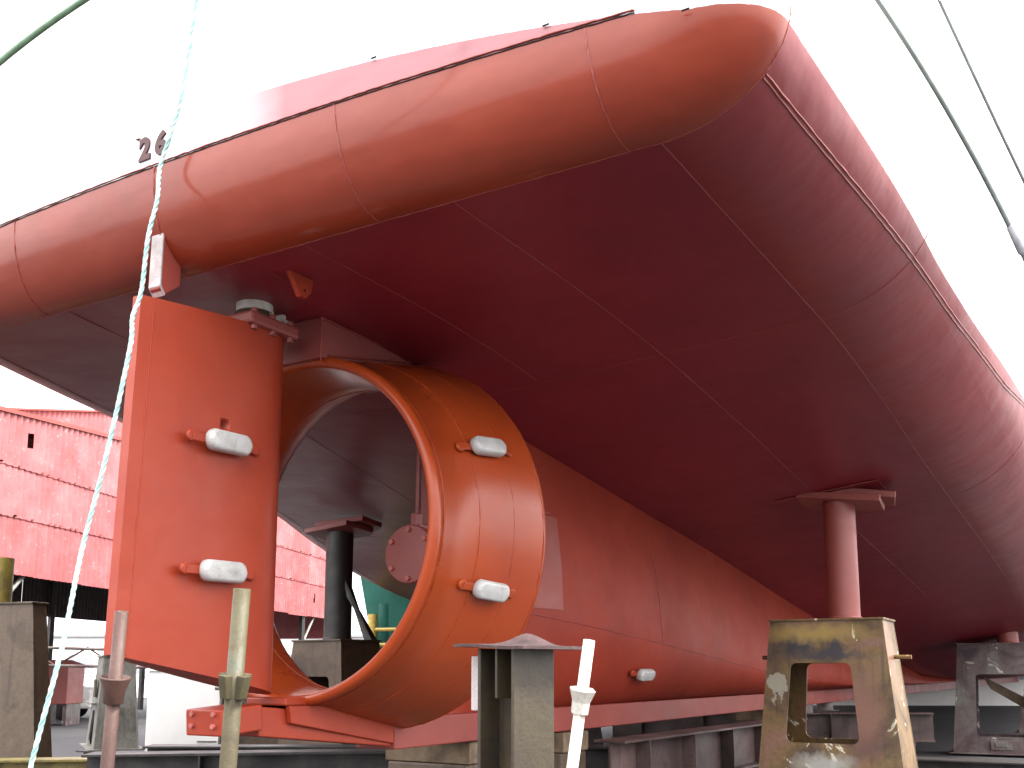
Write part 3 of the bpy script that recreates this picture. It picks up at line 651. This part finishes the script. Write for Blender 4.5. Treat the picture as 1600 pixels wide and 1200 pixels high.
# ------------------------------------------------------------------ grillage and beams under the ship
def ibeam(a, b, h, w, name, label, mat, group, t=.025, cat='steel beam', stiff=0):
    """one I-section beam between a and b (top centre line)"""
    a, b = Vector(a), Vector(b); d = b - a; L = d.length
    root = empty(name, (a.x, a.y, a.z - h), math.atan2(d.y, d.x)); tag(root, label, cat, group); root.rotation_euler.y = -math.asin(d.z / L)
    mb = MB(); mb.box((L / 2, 0, h - t / 2), (L, w, t)); mb.build('flange', mat, root, .004)
    mb = MB(); mb.box((L / 2, 0, t / 2), (L, w, t)); mb.build('flange', mat, root, .004)
    mb = MB(); mb.box((L / 2, 0, h / 2), (L, t * .8, h - 2 * t)); mb.build('web', mat, root)
    for k in range(stiff):
        x = L * (k + .5) / stiff
        for s in (-1, 1):
            mb = MB(); mb.box((x, s * (w / 4 + .004), h / 2), (.018, w / 2 - .016, h - 2 * t)); mb.build('stiffener', mat, root)
    return root
GB = 'steel beams lying under the ship'
ibeam((.2, 5.9, .73), (3.0, 2.6, .73), .45, .3, 'steel_beam', 'yellow painted steel beam lying low at the bottom left', M_YELLOW, GB)
ibeam((1.2, 3.6, .83), (3.6, .15, .86), .28, .34, 'steel_beam', 'dark steel beam lying flat below the nozzle', M_DARK, GB, stiff=2)
ibeam((3.2, 5.2, .72), (6.0, .4, .72), .4, .34, 'steel_beam', 'dark beam behind the one lying below the nozzle', M_DARK, GB)
ibeam((3.9, -.42, .93), (9.4, -.62, .93), .50, .34, 'steel_beam', 'plum stained steel beam lying along the keel, left of the yellow brown stand', M_GRILL, GB, stiff=5)
ibeam((11.5, 3.2, .86), (12.9, -1.85, .90), .46, .36, 'steel_beam', 'dull steel beam crossing far under the keel between the two right stands', M_GRILL, GB, stiff=5)
ibeam((10.6, -1.2, .36), (10.9, -5.4, .34), .32, .5, 'steel_beam', 'black steel beam under the plum grey stand', M_DARK, GB)
ibeam((5.1, 8.9, .40), (5.1, 5.9, .40), .36, .3, 'steel_beam', 'dark beam lying under the small grey stands', M_DARK, GB)
ibeam((5.2, -.4, .23), (6.4, -4.2, .23), .22, .5, 'steel_beam', 'brown beam under the yellow brown stand', M_GRILL, GB)
def keel_block(loc, label, n):
    root = empty('keel_block', loc); tag(root, label, 'keel block', 'blocks under the keel')
    z = 0; H = 1.02 - loc[2]
    mb = MB(); mb.box((0, 0, H * .5 - .09), (.5, .8, H - .18)); mb.build('plinth', M_STAND2, root, .02)
    for k in range(3):
        mb = MB(); mb.box((-.17 + .17 * k, 0, H - .089), (.16, .85, .176)); mb.build('timber', M_WOOD, root, .008)
keel_block((2.2, .3, 0), 'brown keel block with timbers, nearest to the nozzle', 3)
keel_block((3.6, .2, 0), 'brown keel block second from the nozzle', 3)
keel_block((10.2, 0, 0), 'keel block far under the keel behind the beams', 3)
for i, (x, y) in enumerate(((11.9, -.05), (13.4, 0.0))):
    root = empty('keel_prop', (x, y, .88)); tag(root, ('plum round prop between keel and cross beam, nearer one', 'plum round prop between keel and cross beam, farther one')[i], 'prop', 'props under the keel')
    mb = MB(); mb.tube([(0, 0, .012), (0, 0, .15)], .14, 24); mb.build('post', M_STAND3, root)
    mb = MB(); mb.box((0, 0, .006), (.4, .4, .012)); mb.build('base_plate', M_STAND3, root)

# ------------------------------------------------------------------ foreground I-post and pipes
ip = empty('steel_post', (-1.092, -2.383, 0), R(-17)); tag(ip, 'rusty H section steel post with a warped cap plate, standing before the nozzle', 'post')
hh = 1.69
mb = MB(); mb.box((0, .112, hh / 2), (.24, .02, hh)); mb.build('flange', M_IBEAM, ip, .004)
mb = MB(); mb.box((0, -.112, hh / 2), (.24, .02, hh)); mb.build('flange', M_IBEAM, ip, .004)
mb = MB(); mb.box((0, 0, hh / 2), (.014, .2, hh)); mb.build('web', M_IBEAM, ip)
mb = MB(); mb.box((-.062, .0, hh - .11), (.11, .014, .215)); mb.build('stiffener', M_IBEAM, ip, .003)
mb = MB(); mb.box((-.02, .175, hh - .155), (.10, .105, .245), Matrix.Rotation(R(0), 3, 'Z')); mb.build('side_plate', M_PALE, ip, .004)
P0 = []; N = 14
for i in range(N + 1):
    for j in range(N + 1):
        x, y = -.17 + .36 * i / N, -.235 + .47 * j / N
        z = hh + .012 + .055 * math.exp(-((x - .06) ** 2 / .006 + (y + .02) ** 2 / .012)) + .008 * math.sin(9 * y) + random.uniform(0, .004)
        P0.append((x, y, z))
mb = MB(); k = N + 1
mb.add(P0 + [(p[0], p[1], hh + .001 + .008 * math.sin(9 * p[1])) for p in P0], [(i * k + j, i * k + j + 1, (i + 1) * k + j + 1, (i + 1) * k + j) for i in range(N) for j in range(N)] + [(k * k + i * k + j, k * k + (i + 1) * k + j, k * k + (i + 1) * k + j + 1, k * k + i * k + j + 1) for i in range(N) for j in range(N)]
   + [q for i in range(N) for q in ((i, k * k + i, k * k + i + 1, i + 1), (N * k + i + 1, k * k + N * k + i + 1, k * k + N * k + i, N * k + i), ((i + 1) * k, k * k + (i + 1) * k, k * k + i * k, i * k), (i * k + N, k * k + i * k + N, k * k + (i + 1) * k + N, (i + 1) * k + N))])
mb.build('cap_plate', M_RUSTTOP, ip)
mb = MB(); mb.box((0, 0, .01), (.4, .4, .02)); mb.build('base_plate', M_IBEAM, ip)
def pipe(base, topp, r, name, label, mat, style, zc):
    a, b = Vector(base), Vector(topp); d = (b - a).normalized(); root = empty(name, base); tag(root, label, 'scaffold pipe', 'upright scaffold pipes')
    L = (b - a).length; q = d.to_track_quat('Z', 'Y').to_matrix()
    o = MB(); o.lathe([(0, r * .85), (0, r), (L, r), (L, r * .85), (L - .12, r * .82)], (0, 0, 0), 'z', 24); o.v = [tuple(q @ Vector(v)) for v in o.v]; o.build('pipe', mat, root)
    z = (zc - a.z) / d.z
    if style == 'fins':
        for k in range(4):
            ang = R(25 + 90 * k); o = MB()
            c, s = math.cos(ang), math.sin(ang); rad = Vector((c, s, 0)); tg = Vector((-s, c, 0))
            # pressed V pocket standing off the tube
            def q4(h, rr): return [rad * (r - .002) + tg * .018 + Vector((0, 0, h)), rad * (r + rr) + tg * .016 + Vector((0, 0, h)), rad * (r + rr) - tg * .016 + Vector((0, 0, h)), rad * (r - .002) - tg * .018 + Vector((0, 0, h))]
            o.hexa(q4(z - .038, .016), q4(z + .038, .03)); o.v = [tuple(q @ Vector(v)) for v in o.v]; o.build('pocket', mat, root, .003)
    else:
        o = MB(); o.lathe([(z - .045, r), (z - .045, r + .012), (z - .0, r + .014), (z + .045, r + .03), (z + .05, r + .026), (z + .03, r)], (0, 0, 0), 'z', 20 if style == 'cup' else 6, smooth=style == 'cup'); o.v = [tuple(q @ Vector(v)) for v in o.v]; o.build('collar', mat, root, .002)
    return root
pipe((-2.58, -2.10, 0), (-2.69, -2.315, 1.855), .0275, 'scaffold_pipe', 'olive yellow scaffold pipe with four pockets, standing before the rudder', M_OLIVE, 'fins', 1.545)
pipe((-2.52, -1.42, 0), (-2.68, -1.72, 1.80), .0235, 'scaffold_pipe', 'rust red scaffold pipe with a cup collar, leaning at the left of the rudder foot', M_RUSTPIPE, 'cup', 1.525)
pipe((-1.50, -2.68, 0), (-1.64, -3.03, 1.705), .022, 'scaffold_pipe', 'cream white scaffold pipe with a faceted collar, right of the rusty H post', M_CREAM, 'hex', 1.48)

# ------------------------------------------------------------------ ropes and wires
def spline(pts, n):
    out = []; p = [Vector(q) for q in pts]; p = [p[0] * 2 - p[1]] + p + [p[-1] * 2 - p[-2]]
    for i in range(1, len(p) - 2):
        for k in range(n):
            t = k / n; a, b, c, d = p[i - 1:i + 3]
            out.append(.5 * ((2 * b) + (c - a) * t + (2 * a - 5 * b + 4 * c - d) * t * t + (3 * b - a - 3 * c + d) * t ** 3))
    out.append(p[-2]); return out
rp = [(-1.36, -.62, 7.14), (-1.40, -.45, 5.6), (-1.40, -.355, 4.9), (-1.41, -.28, 4.62), (-1.415, -.21, 4.43), (-1.47, -.27, 4.2), (-1.5, -.25, 3.97), (-1.505, -.225, 3.66), (-1.54, -.21, 3.5), (-1.60, -.28, 3.29), (-1.65, -.2, 2.68), (-1.68, -.10, 2.22), (-1.83, -.20, 1.71), (-1.85, -.09, 1.27), (-1.86, -.04, 1.05), (-1.9, .02, .55), (-1.95, .1, .03), (-1.6, .5, .02), (-1.2, .45, .02)]
path = spline(rp, 24)
rope = empty('rope', path[-1]); tag(rope, 'white and teal twisted rope hanging from the stern past the rudder edge', 'rope')
acc = 0; offs = [[], [], []]
for i, p in enumerate(path):
    if i: acc += (p - path[i - 1]).length
    t = (path[min(i + 1, len(path) - 1)] - path[max(i - 1, 0)]).normalized(); a = t.cross(Vector((1, 0, 0))).normalized(); b = t.cross(a)
    for k in range(3):
        an = acc * 2 * math.pi / .11 + k * 2.094; offs[k].append(p + (a * math.cos(an) + b * math.sin(an)) * .0060)
# resample finely so that the twist stays round
fine = spline(path, 3); L = 0; offs = [[], [], []]
for i, p in enumerate(fine):
    if i: L += (p - fine[i - 1]).length
    t = (fine[min(i + 1, len(fine) - 1)] - fine[max(i - 1, 0)]).normalized(); a = t.cross(Vector((1, .01, 0))).normalized(); b = t.cross(a)
    for k in range(3):
        an = L * 2 * math.pi / .14 + k * 2.094; offs[k].append(p - path[-1] + (a * math.cos(an) + b * math.sin(an)) * .0060)
for k in range(3):
    mb = MB(); mb.tube(offs[k], .0074, 7); mb.build('strand', (M_ROPE, M_ROPE2, M_ROPE2)[k], rope)
def wire(pts, r, name, label, mat, splice=None, span=(-1, 3.4), ends=None):
    a, b, c = (Vector(p) for p in pts)
    b = (a + c) * .5 * .5 + b * .5
    q = [a * ((t - .5) * (t - 1) * 2) - b * (t * (t - 1) * 4) + c * (t * (t - .5) * 2) for t in np.linspace(span[0], span[1], 50)]
    q = [p for p in q if p.z > .02]
    def lead(p, t, e):      # smooth run from p with tangent t to the fixing point e
        e = Vector(e); d = (e - p).length; t0 = t.normalized() * d; t1 = e - p; out = []
        for k in range(1, 25):
            f = k / 24; out.append(p * (2*f**3 - 3*f**2 + 1) + t0 * (f**3 - 2*f**2 + f) + e * (-2*f**3 + 3*f**2) + t1 * (f**3 - f**2))
        return out
    if ends:
        if ends[1]: q = q + lead(q[-1], q[-1] - q[-2], ends[1])
        if ends[0]: q = list(reversed(lead(q[0], q[0] - q[1], ends[0]))) + q
    mb = MB(); mb.tube([p - q[0] for p in q], r, 10); o = mb.build(name, mat)
    o.location = q[0]; tag(o, label, 'cable', 'cables around the ship')
    if splice:
        mb = MB(); a, b = (Vector(k) - q[0] for k in splice); mb.tube([a, a.lerp(b, .1), a.lerp(b, .9), b], r, 10, True, [r, r * 1.7, r * 1.7, r]); mb.build('splice', M_GREY, o)
CP = Vector((-5.0616, -4.7661, 1.6003))
def far5(*p): return CP + (Vector(p) - CP) * (5 / 7)
wire([far5(1.69, -3.6, 6.12), far5(2.09, -4.02, 5.30), far5(2.44, -4.32, 4.38)], .0125, 'cable', 'thick grey green cable slanting down at the top right with a splice', M_WIRE, (far5(2.36, -4.252, 4.60), far5(2.435, -4.317, 4.395)), (-.25, 1.15), ((-.95, -3.36, 7.1), (1.7, -5.6, .05)))
wire([far5(1.91, -3.96, 6.12), far5(2.18, -4.19, 5.40), far5(2.37, -4.36, 4.89)], .008, 'cable', 'thin grey cable at the top right corner beyond the thick one', M_WIRE, None, (-.25, 1.15), ((-.5, -3.75, 7.1), (1.4, -6.2, .05)))
wire([(-2.68, -.70, 4.24), (-2.61, -.85, 4.38), (-2.53, -1.03, 4.50)], .014, 'hose', 'green hose curving across the top left corner', M_HOSE, None, (-.4, 1.4), ((-3.0, .6, .03), (-1.36, -2.2, 7.14)))

# ------------------------------------------------------------------ background: corrugated shed
# near wall runs from A0 in direction wd; +n points away from the camera
A0 = Vector((7.2, 15.9, 0)); wd = Vector((.930, .367, 0)).normalized(); wn = Vector((-wd.y, wd.x, 0))
shed = empty('shed', A0); tag(shed, 'faded red corrugated iron shed with open lower bays behind the ship', 'shed')
def sheet(u0, u1, z0f, z1f, off, parent, waves=8, hole=None, amp=.022, name='corrugated_sheet', mat=None):
    n = waves * 6; rows = 7; P = []; til = random.uniform(-.012, .012)
    for i in range(rows + 1):
        row = []
        for j in range(n + 1):
            u = u0 + (u1 - u0) * j / n; z0, z1 = z0f(u), z1f(u); z = z0 + (z1 - z0) * i / rows
            d = off + amp * math.sin(2 * math.pi * j / 6) + til * (j / n - .5) + (random.uniform(-.02, .01) if i == 0 and j % 5 == 0 else 0)
            p = wd * u + wn * d; row.append((p.x, p.y, z))
        P.append(row)
    k = n + 1; fs = [(i * k + j, i * k + j + 1, (i + 1) * k + j + 1, (i + 1) * k + j) for i in range(rows) for j in range(n) if not (hole and hole[0] <= i < hole[1] and hole[2] <= j < hole[3] and (i * 3 + j * 5) % 7)]
    mb = MB(); mb.add([p for r in P for p in r], fs, True); return mb.build(name, mat or M_SHEET, parent, fix=False)
def eave(u): return 7.12 + .08 * max(-4, min(u, 6))
def foot(u): return 3.55
UMIN, UMAX, SW = -7.4, 24.0, 1.92
u = UMIN; c = 0
while u < UMAX:
    u1 = min(u + SW, UMAX)
    edges = [(3.66, 4.98, .0), (4.93, 6.1, -.03), (6.05, 7.0, -.06)]
    for r, (a, b, o) in enumerate(edges):
        hole = None
        if r == 2 and u <= 1.71 < u + SW: hole = (3, 5, int((1.6 - u) / SW * 54), int((1.6 - u) / SW * 54) + 4)
        if r == 0 and u <= 20.6 < u + SW: hole = (3, 5, 20, 24)
        ja, jb = random.uniform(-.03, .03), random.uniform(-.03, .03)
        sheet(u, u1 + .05, lambda x, a=a, j=ja: a + (j if r == 0 else 0), lambda x, b=b, j=jb: b + j * .6 if b < 6.5 else eave(x), o - .004 * (c % 2), shed, 9, hole, .03)
    u = u1; c += 1
# lower lap screws
for r, z in enumerate((4.96, 6.08)):
    mb = MB()
    for k in range(int((UMAX - UMIN) / .213 * .4)):
        uu = UMIN + random.random() * (UMAX - UMIN); uu = round(uu / .2133) * .2133 + .06
        p = wd * uu + wn * (-.06 - .03 * r); mb.box((p.x, p.y, z), (.06, .06, .035))
    o = mb.build('fixing_screw', M_PINK, shed); o['kind'] = 'stuff'
# barge trim along the eave, set back upper wall, roof, far wall, posts, rails
t = lambda uu, d, z: (wd * uu + wn * d) + Vector((0, 0, z))
def slab(u0, u1, d0, d1, za, zb, th, name, mat):
    mb = MB(); mb.hexa([t(u0, d0, za(u0)), t(u1, d0, za(u1)), t(u1, d1, zb(u1)), t(u0, d1, zb(u0))], [t(u0, d0, za(u0) + th), t(u1, d0, za(u1) + th), t(u1, d1, zb(u1) + th), t(u0, d1, zb(u0) + th)]); return mb.build(name, mat, shed)
def rake(u): return 7.94 + .235 * (min(u, 8.5) - 3.2)
BK = 7.0
for a, b in ((UMIN, -4), (-4, 6), (6, UMAX)):
    slab(a, b, -.12, .02, lambda x: eave(x) + .005, lambda x: eave(x) + .005, .05, 'eave_trim', M_DULL)
    slab(a, b, -.1, 1.95, lambda x: eave(x) + .06, lambda x: eave(x) + .2, .04, 'roof', M_DULL)
for a, b in ((UMIN, 8.5), (8.5, UMAX)):
    slab(a, b, 1.8, BK + .3, lambda x: rake(x), lambda x: rake(x) - .6, .05, 'roof', M_DULL)
u = UMIN; c = 0
while u < UMAX:
    u1 = min(u + SW, UMAX)
    sheet(u, u1 + .05, lambda x: eave(x), lambda x: rake(x), 1.9 - .004 * (c % 2), shed, 9, None, .03); u = u1; c += 1
u = UMIN
while u < UMAX:
    sheet(u, min(u + 1.92, UMAX), lambda x: 3.37, lambda x: rake(x) - .5, BK, shed, 9, None, .03, 'back_sheet', M_DARK); u += 1.92  # back cladding coloured dark to stand for its unlit inner face
for k in (UMIN, UMAX):
    mb = MB(); mb.hexa([t(k, 0, 2.9), t(k, BK, 2.9), t(k, BK, rake(k)), t(k, 0, eave(k))], [t(k - .05, 0, 2.9), t(k - .05, BK, 2.9), t(k - .05, BK, rake(k)), t(k - .05, 0, eave(k))]); mb.build('end_wall', M_SHEET, shed)
for uu in np.arange(UMIN + 2.0, UMAX, 6.2):
    for d in (.15, BK - .2):
        p = t(uu, d, 0); mb = MB(); mb.box((p.x, p.y, 3.2), (.16, .16, 6.4)); mb.build('column', M_DARK, shed)
    q = t(uu, .15, 2.5); r2 = t(uu + 1.3, .15, 3.7); mb = MB(); mb.tube([q, r2], .05, 8); mb.build('knee_brace', M_STAND4, shed)
for z in (3.75, 4.9, 6.0):
    mb = MB(); mb.tube([t(UMIN, .1, z), t(UMAX, .1, z)], .045, 6); mb.build('rail', M_DARK, shed)

# white plastered wall behind the rudder foot
ww = empty('white_wall', (6.28, 7.80, 0), R(-58.8)); tag(ww, 'white plastered block wall behind the rudder foot', 'wall')
mb = MB(); mb.box((0, 0, .78), (1.5, .3, 1.56)); mb.build('wall', M_WHITE, ww, .015)
mb = MB(); mb.box((0, 0, 1.585), (1.56, .36, .05)); mb.build('coping', M_WHITE, ww, .01)
mb = MB(); mb.box((.55, -.158, .7), (.08, .02, .3)); mb.box((.2, -.156, .5), (.3, .016, .02)); mb.build('patch', M_STAND4, ww)

# lattice girder, red hut, white van and a far low building in the gap left of the rudder
tr = empty('lattice_girder', (9.9, 17.2, 0), R(-58)); tag(tr, 'thin steel lattice girder on legs in the gap beside the left stand', 'girder')
mb = MB(); mb.tube([(-1.0, 0, 2.12), (3.2, 0, 2.0)], .035, 8); mb.build('chord', M_STAND3, tr)
mb = MB(); mb.tube([(-1.0, 0, 1.70), (3.2, 0, 1.62)], .035, 8); mb.build('chord', M_STAND3, tr)
for k in range(6):
    mb = MB(); mb.tube([(-1 + .7 * k, 0, 2.1), (-1 + .7 * k + .7, 0, 1.66)] if k % 2 else [(-1 + .7 * k, 0, 1.68), (-1 + .7 * k + .7, 0, 2.08)], .022, 6); mb.build('lattice_bar', M_RUSTPIPE, tr)
for x in (-.95, 3.1):
    mb = MB(); mb.tube([(x, 0, 0), (x, 0, 2.1)], .05, 8); mb.build('leg', M_STAND3, tr)
hut = empty('red_hut', (13.9, 22.2, 0), R(-58)); tag(hut, 'small red metal hut far off in the gap beside the left stand', 'hut')
mb = MB(); mb.box((.15, 0, 1.15), (.85, 1.2, 1.1)); mb.build('body', M_POSTRED, hut, .02)
mb = MB(); mb.prism([(-.32, -.65, 1.702), (.62, -.65, 1.702), (.15, -.65, 1.86)], (0, 1.3, 0)); mb.build('roof', M_DULL, hut)
for x in (-.2, .5):
    mb = MB(); mb.box((x, 0, .3), (.1, 1.0, .598)); mb.build('leg', M_STAND3, hut)
def low_building(loc, rz, L, D, H, label, wall, nwin):
    root = empty('low_building', loc, rz); tag(root, label, 'building')
    mb = MB(); mb.box((0, D / 2, H / 2), (L, D, H)); mb.build('wall', wall, root)
    mb = MB(); mb.box((0, D / 2, H + .06), (L + .4, D + .4, .12)); mb.build('roof', M_GREY, root)
    for k in range(nwin):
        x = -L / 2 + L * (k + .5) / nwin
        mb = MB(); mb.box((x, -.03, H * .55), (L / nwin * .6, .08, H * .4)); f = mb.build('window', M_WHITE, root)
        mb = MB(); mb.box((x, -.075, H * .55), (L / nwin * .5, .02, H * .32)); mb.build('pane', M_GREY, f)
low_building((34, 44, 0), R(-58), 26, 8, 3.4, 'long white low building far beyond the left stand', M_WHITE, 9)
low_building((43.8, 3.3, 0), R(-62), 14, 8, 2.9, 'pale building with framed windows seen low between the right stands', M_WHITE, 8)
van = empty('parked_van', (15.5, 26.0, 0), R(-50)); tag(van, 'white parked van with dark windows seen low in the left gap', 'van')
mb = MB(); mb.prism([(-2.2, -.9, .35), (2.2, -.9, .35), (2.2, -.9, .95), (1.5, -.9, 1.05), (.9, -.9, 1.75), (-2.1, -.9, 1.85), (-2.2, -.9, 1.6)], (0, 1.8, 0)); mb.build('body', M_WHITE, van, .08)
mb = MB(); mb.box((-.4, -.91, 1.4), (2.2, .02, .42)); mb.build('window', M_HOLE, van)
mb = MB(); mb.box((0, -.915, .62), (4.0, .03, .1)); mb.build('side_strip', M_GREY, van)
for x in (-1.4, 1.4):
    for y in (-.86, .86):
        mb = MB(); mb.lathe([(-.1, 0), (-.1, .33), (.1, .33), (.1, 0)], (x, y, .33), 'y', 20); mb.build('wheel', M_HOLE, van)
# green crane frame beyond the nozzle
cr = empty('green_crane', (13.0, 8.55, 0), R(-56)); tag(cr, 'green painted crane frame with yellow rails glimpsed through the nozzle ring', 'crane')
mb = MB(); mb.hexa([(-1.0, 0, 2.2), (-.35, 0, 2.2), (-.35, .6, 2.2), (-1.0, .6, 2.2)], [(-1.3, 0, 3.75), (.5, 0, 3.45), (.5, .6, 3.45), (-1.3, .6, 3.75)]); mb.build('bracket', M_GREEN, cr, .03)
mb = MB(); mb.tube([(-.75, .3, 3.0), (-.7, .3, 0)], .32, 24); mb.build('column', M_GREEN, cr)
mb = MB(); mb.hexa([(.25, 0, 1.6), (.42, 0, 1.6), (.42, .2, 1.6), (.25, .2, 1.6)], [(.9, 0, 3.3), (1.12, 0, 3.3), (1.12, .2, 3.3), (.9, .2, 3.3)]); mb.build('strut', M_GREEN, cr)
mb = MB(); mb.hexa([(0.02, 0, 0), (.22, 0, 0), (.22, .2, 0), (.02, .2, 0)], [(.25, 0, 1.6), (.42, 0, 1.6), (.42, .2, 1.6), (.25, .2, 1.6)]); mb.build('strut', M_GREEN, cr)
for z in (2.42, 2.1):
    mb = MB(); mb.tube([(-1.2, -.4, z), (1.6, -.4, z + .02)], .04, 8); mb.build('rail', M_RAIL, cr)
mb = MB(); mb.tube([(-.95, -.35, 0), (-.95, -.35, 2.75)], .1, 10); mb.build('rail_post', M_RAIL, cr)
# clutter seen low behind the nozzle: pipe rack with hose end
rk = empty('pipe_rack', (6.6, 6.9, 0), R(-58)); tag(rk, 'low dark pipe rack with grey rails behind the nozzle opening', 'rack')
mb = MB(); mb.box((.2, .1, .95), (1.5, .25, 1.3)); mb.build('box', M_STAND2, rk, .02)
for z in (1.72, 1.30):
    mb = MB(); mb.tube([(-.6, -.1, z), (1.0, -.1, z - .05)], .022, 8); mb.build('rail', M_STAND4, rk)
for x in (-.5, .45, .9):
    mb = MB(); mb.tube([(x, -.08, 0), (x, -.08, 1.7)], .025, 8); mb.build('upright', M_STAND4, rk)
mb = MB(); mb.tube(spline([(-.55, -.2, 1.78), (-.2, -.22, 1.70), (.1, -.2, 1.45), (0.0, -.2, 1.2), (.2, -.2, 1.05)], 8), .02, 8); mb.build('hose', M_DARK, rk)
# drum and crates far under the keel
dr = MB(); dr.lathe([(0, 0), (0, .2), (.02, .22), (.3, .22), (.31, .23), (.33, .22), (.62, .22), (.64, .2), (.64, 0)], (0, 0, 0), 'z', 20); o = dr.build('drum', M_BLUE); o.location = (15.5, 1.1, .56); tag(o, 'blue drum standing far under the keel', 'drum')
pl = empty('crate', (15.5, 1.1, 0)); tag(pl, 'dark wooden crate under the blue drum', 'crate')
mb = MB(); mb.box((0, 0, .28), (1.2, 1.6, .558)); mb.build('box', M_WOOD, pl, .01)

# low clutter on the yard floor under the ship
for i, (x, y, z, L, a, lb) in enumerate(((3.6, 6.6, .0, 2.6, 20, 'weathered plank on the floor between the left stand and the A shaped stand'), (4.2, 6.2, .0, 2.2, -35, 'weathered plank lying slantwise before the A shaped stand'), (8.6, .9, 0, 3.0, 75, 'weathered plank under the keel behind the long beam'))):
    mb = MB(); mb.box((0, 0, .03), (L, .22, .058)); o = mb.build('plank', M_WOOD, None, .006); o.location = (x, y, z); o.rotation_euler.z = R(a); tag(o, lb, 'plank', 'loose planks')
for (x, y, w, h, lb) in ((12.6, 2.0, 1.4, .9, 'dark steel bin far under the keel, left of the blue drum'), (13.5, -1.0, 1.2, .75, 'dark steel bin far under the keel, nearest the plum grey stand')):
    bn = empty('steel_bin', (x, y, 0), R(8)); tag(bn, lb, 'bin', 'steel bins')
    mb = MB(); mb.hexa([(-w * .42, -.4, .06), (w * .42, -.4, .06), (w * .42, .4, .06), (-w * .42, .4, .06)], [(-w / 2, -.5, h), (w / 2, -.5, h), (w / 2, .5, h), (-w / 2, .5, h)]); mb.build('body', M_DARK, bn, .01)
    mb = MB(); mb.tube([(-w / 2, -.5, h), (w / 2, -.5, h), (w / 2, .5, h), (-w / 2, .5, h), (-w / 2, -.5, h)], .03, 6); mb.build('rim', M_DARK, bn)
mb = MB()
for k in range(5):
    mb.tube([(math.cos(a) * (.28 + .02 * (k % 2)), math.sin(a) * (.28 + .02 * (k % 2)), .025 + .04 * k) for a in np.linspace(0, 2 * math.pi, 33)], .022, 6, False)
o = mb.build('hose_coil', M_DARK); o.location = (4.35, 6.75, 0.0); tag(o, 'black hose coiled on the floor beside the A shaped stand', 'hose')
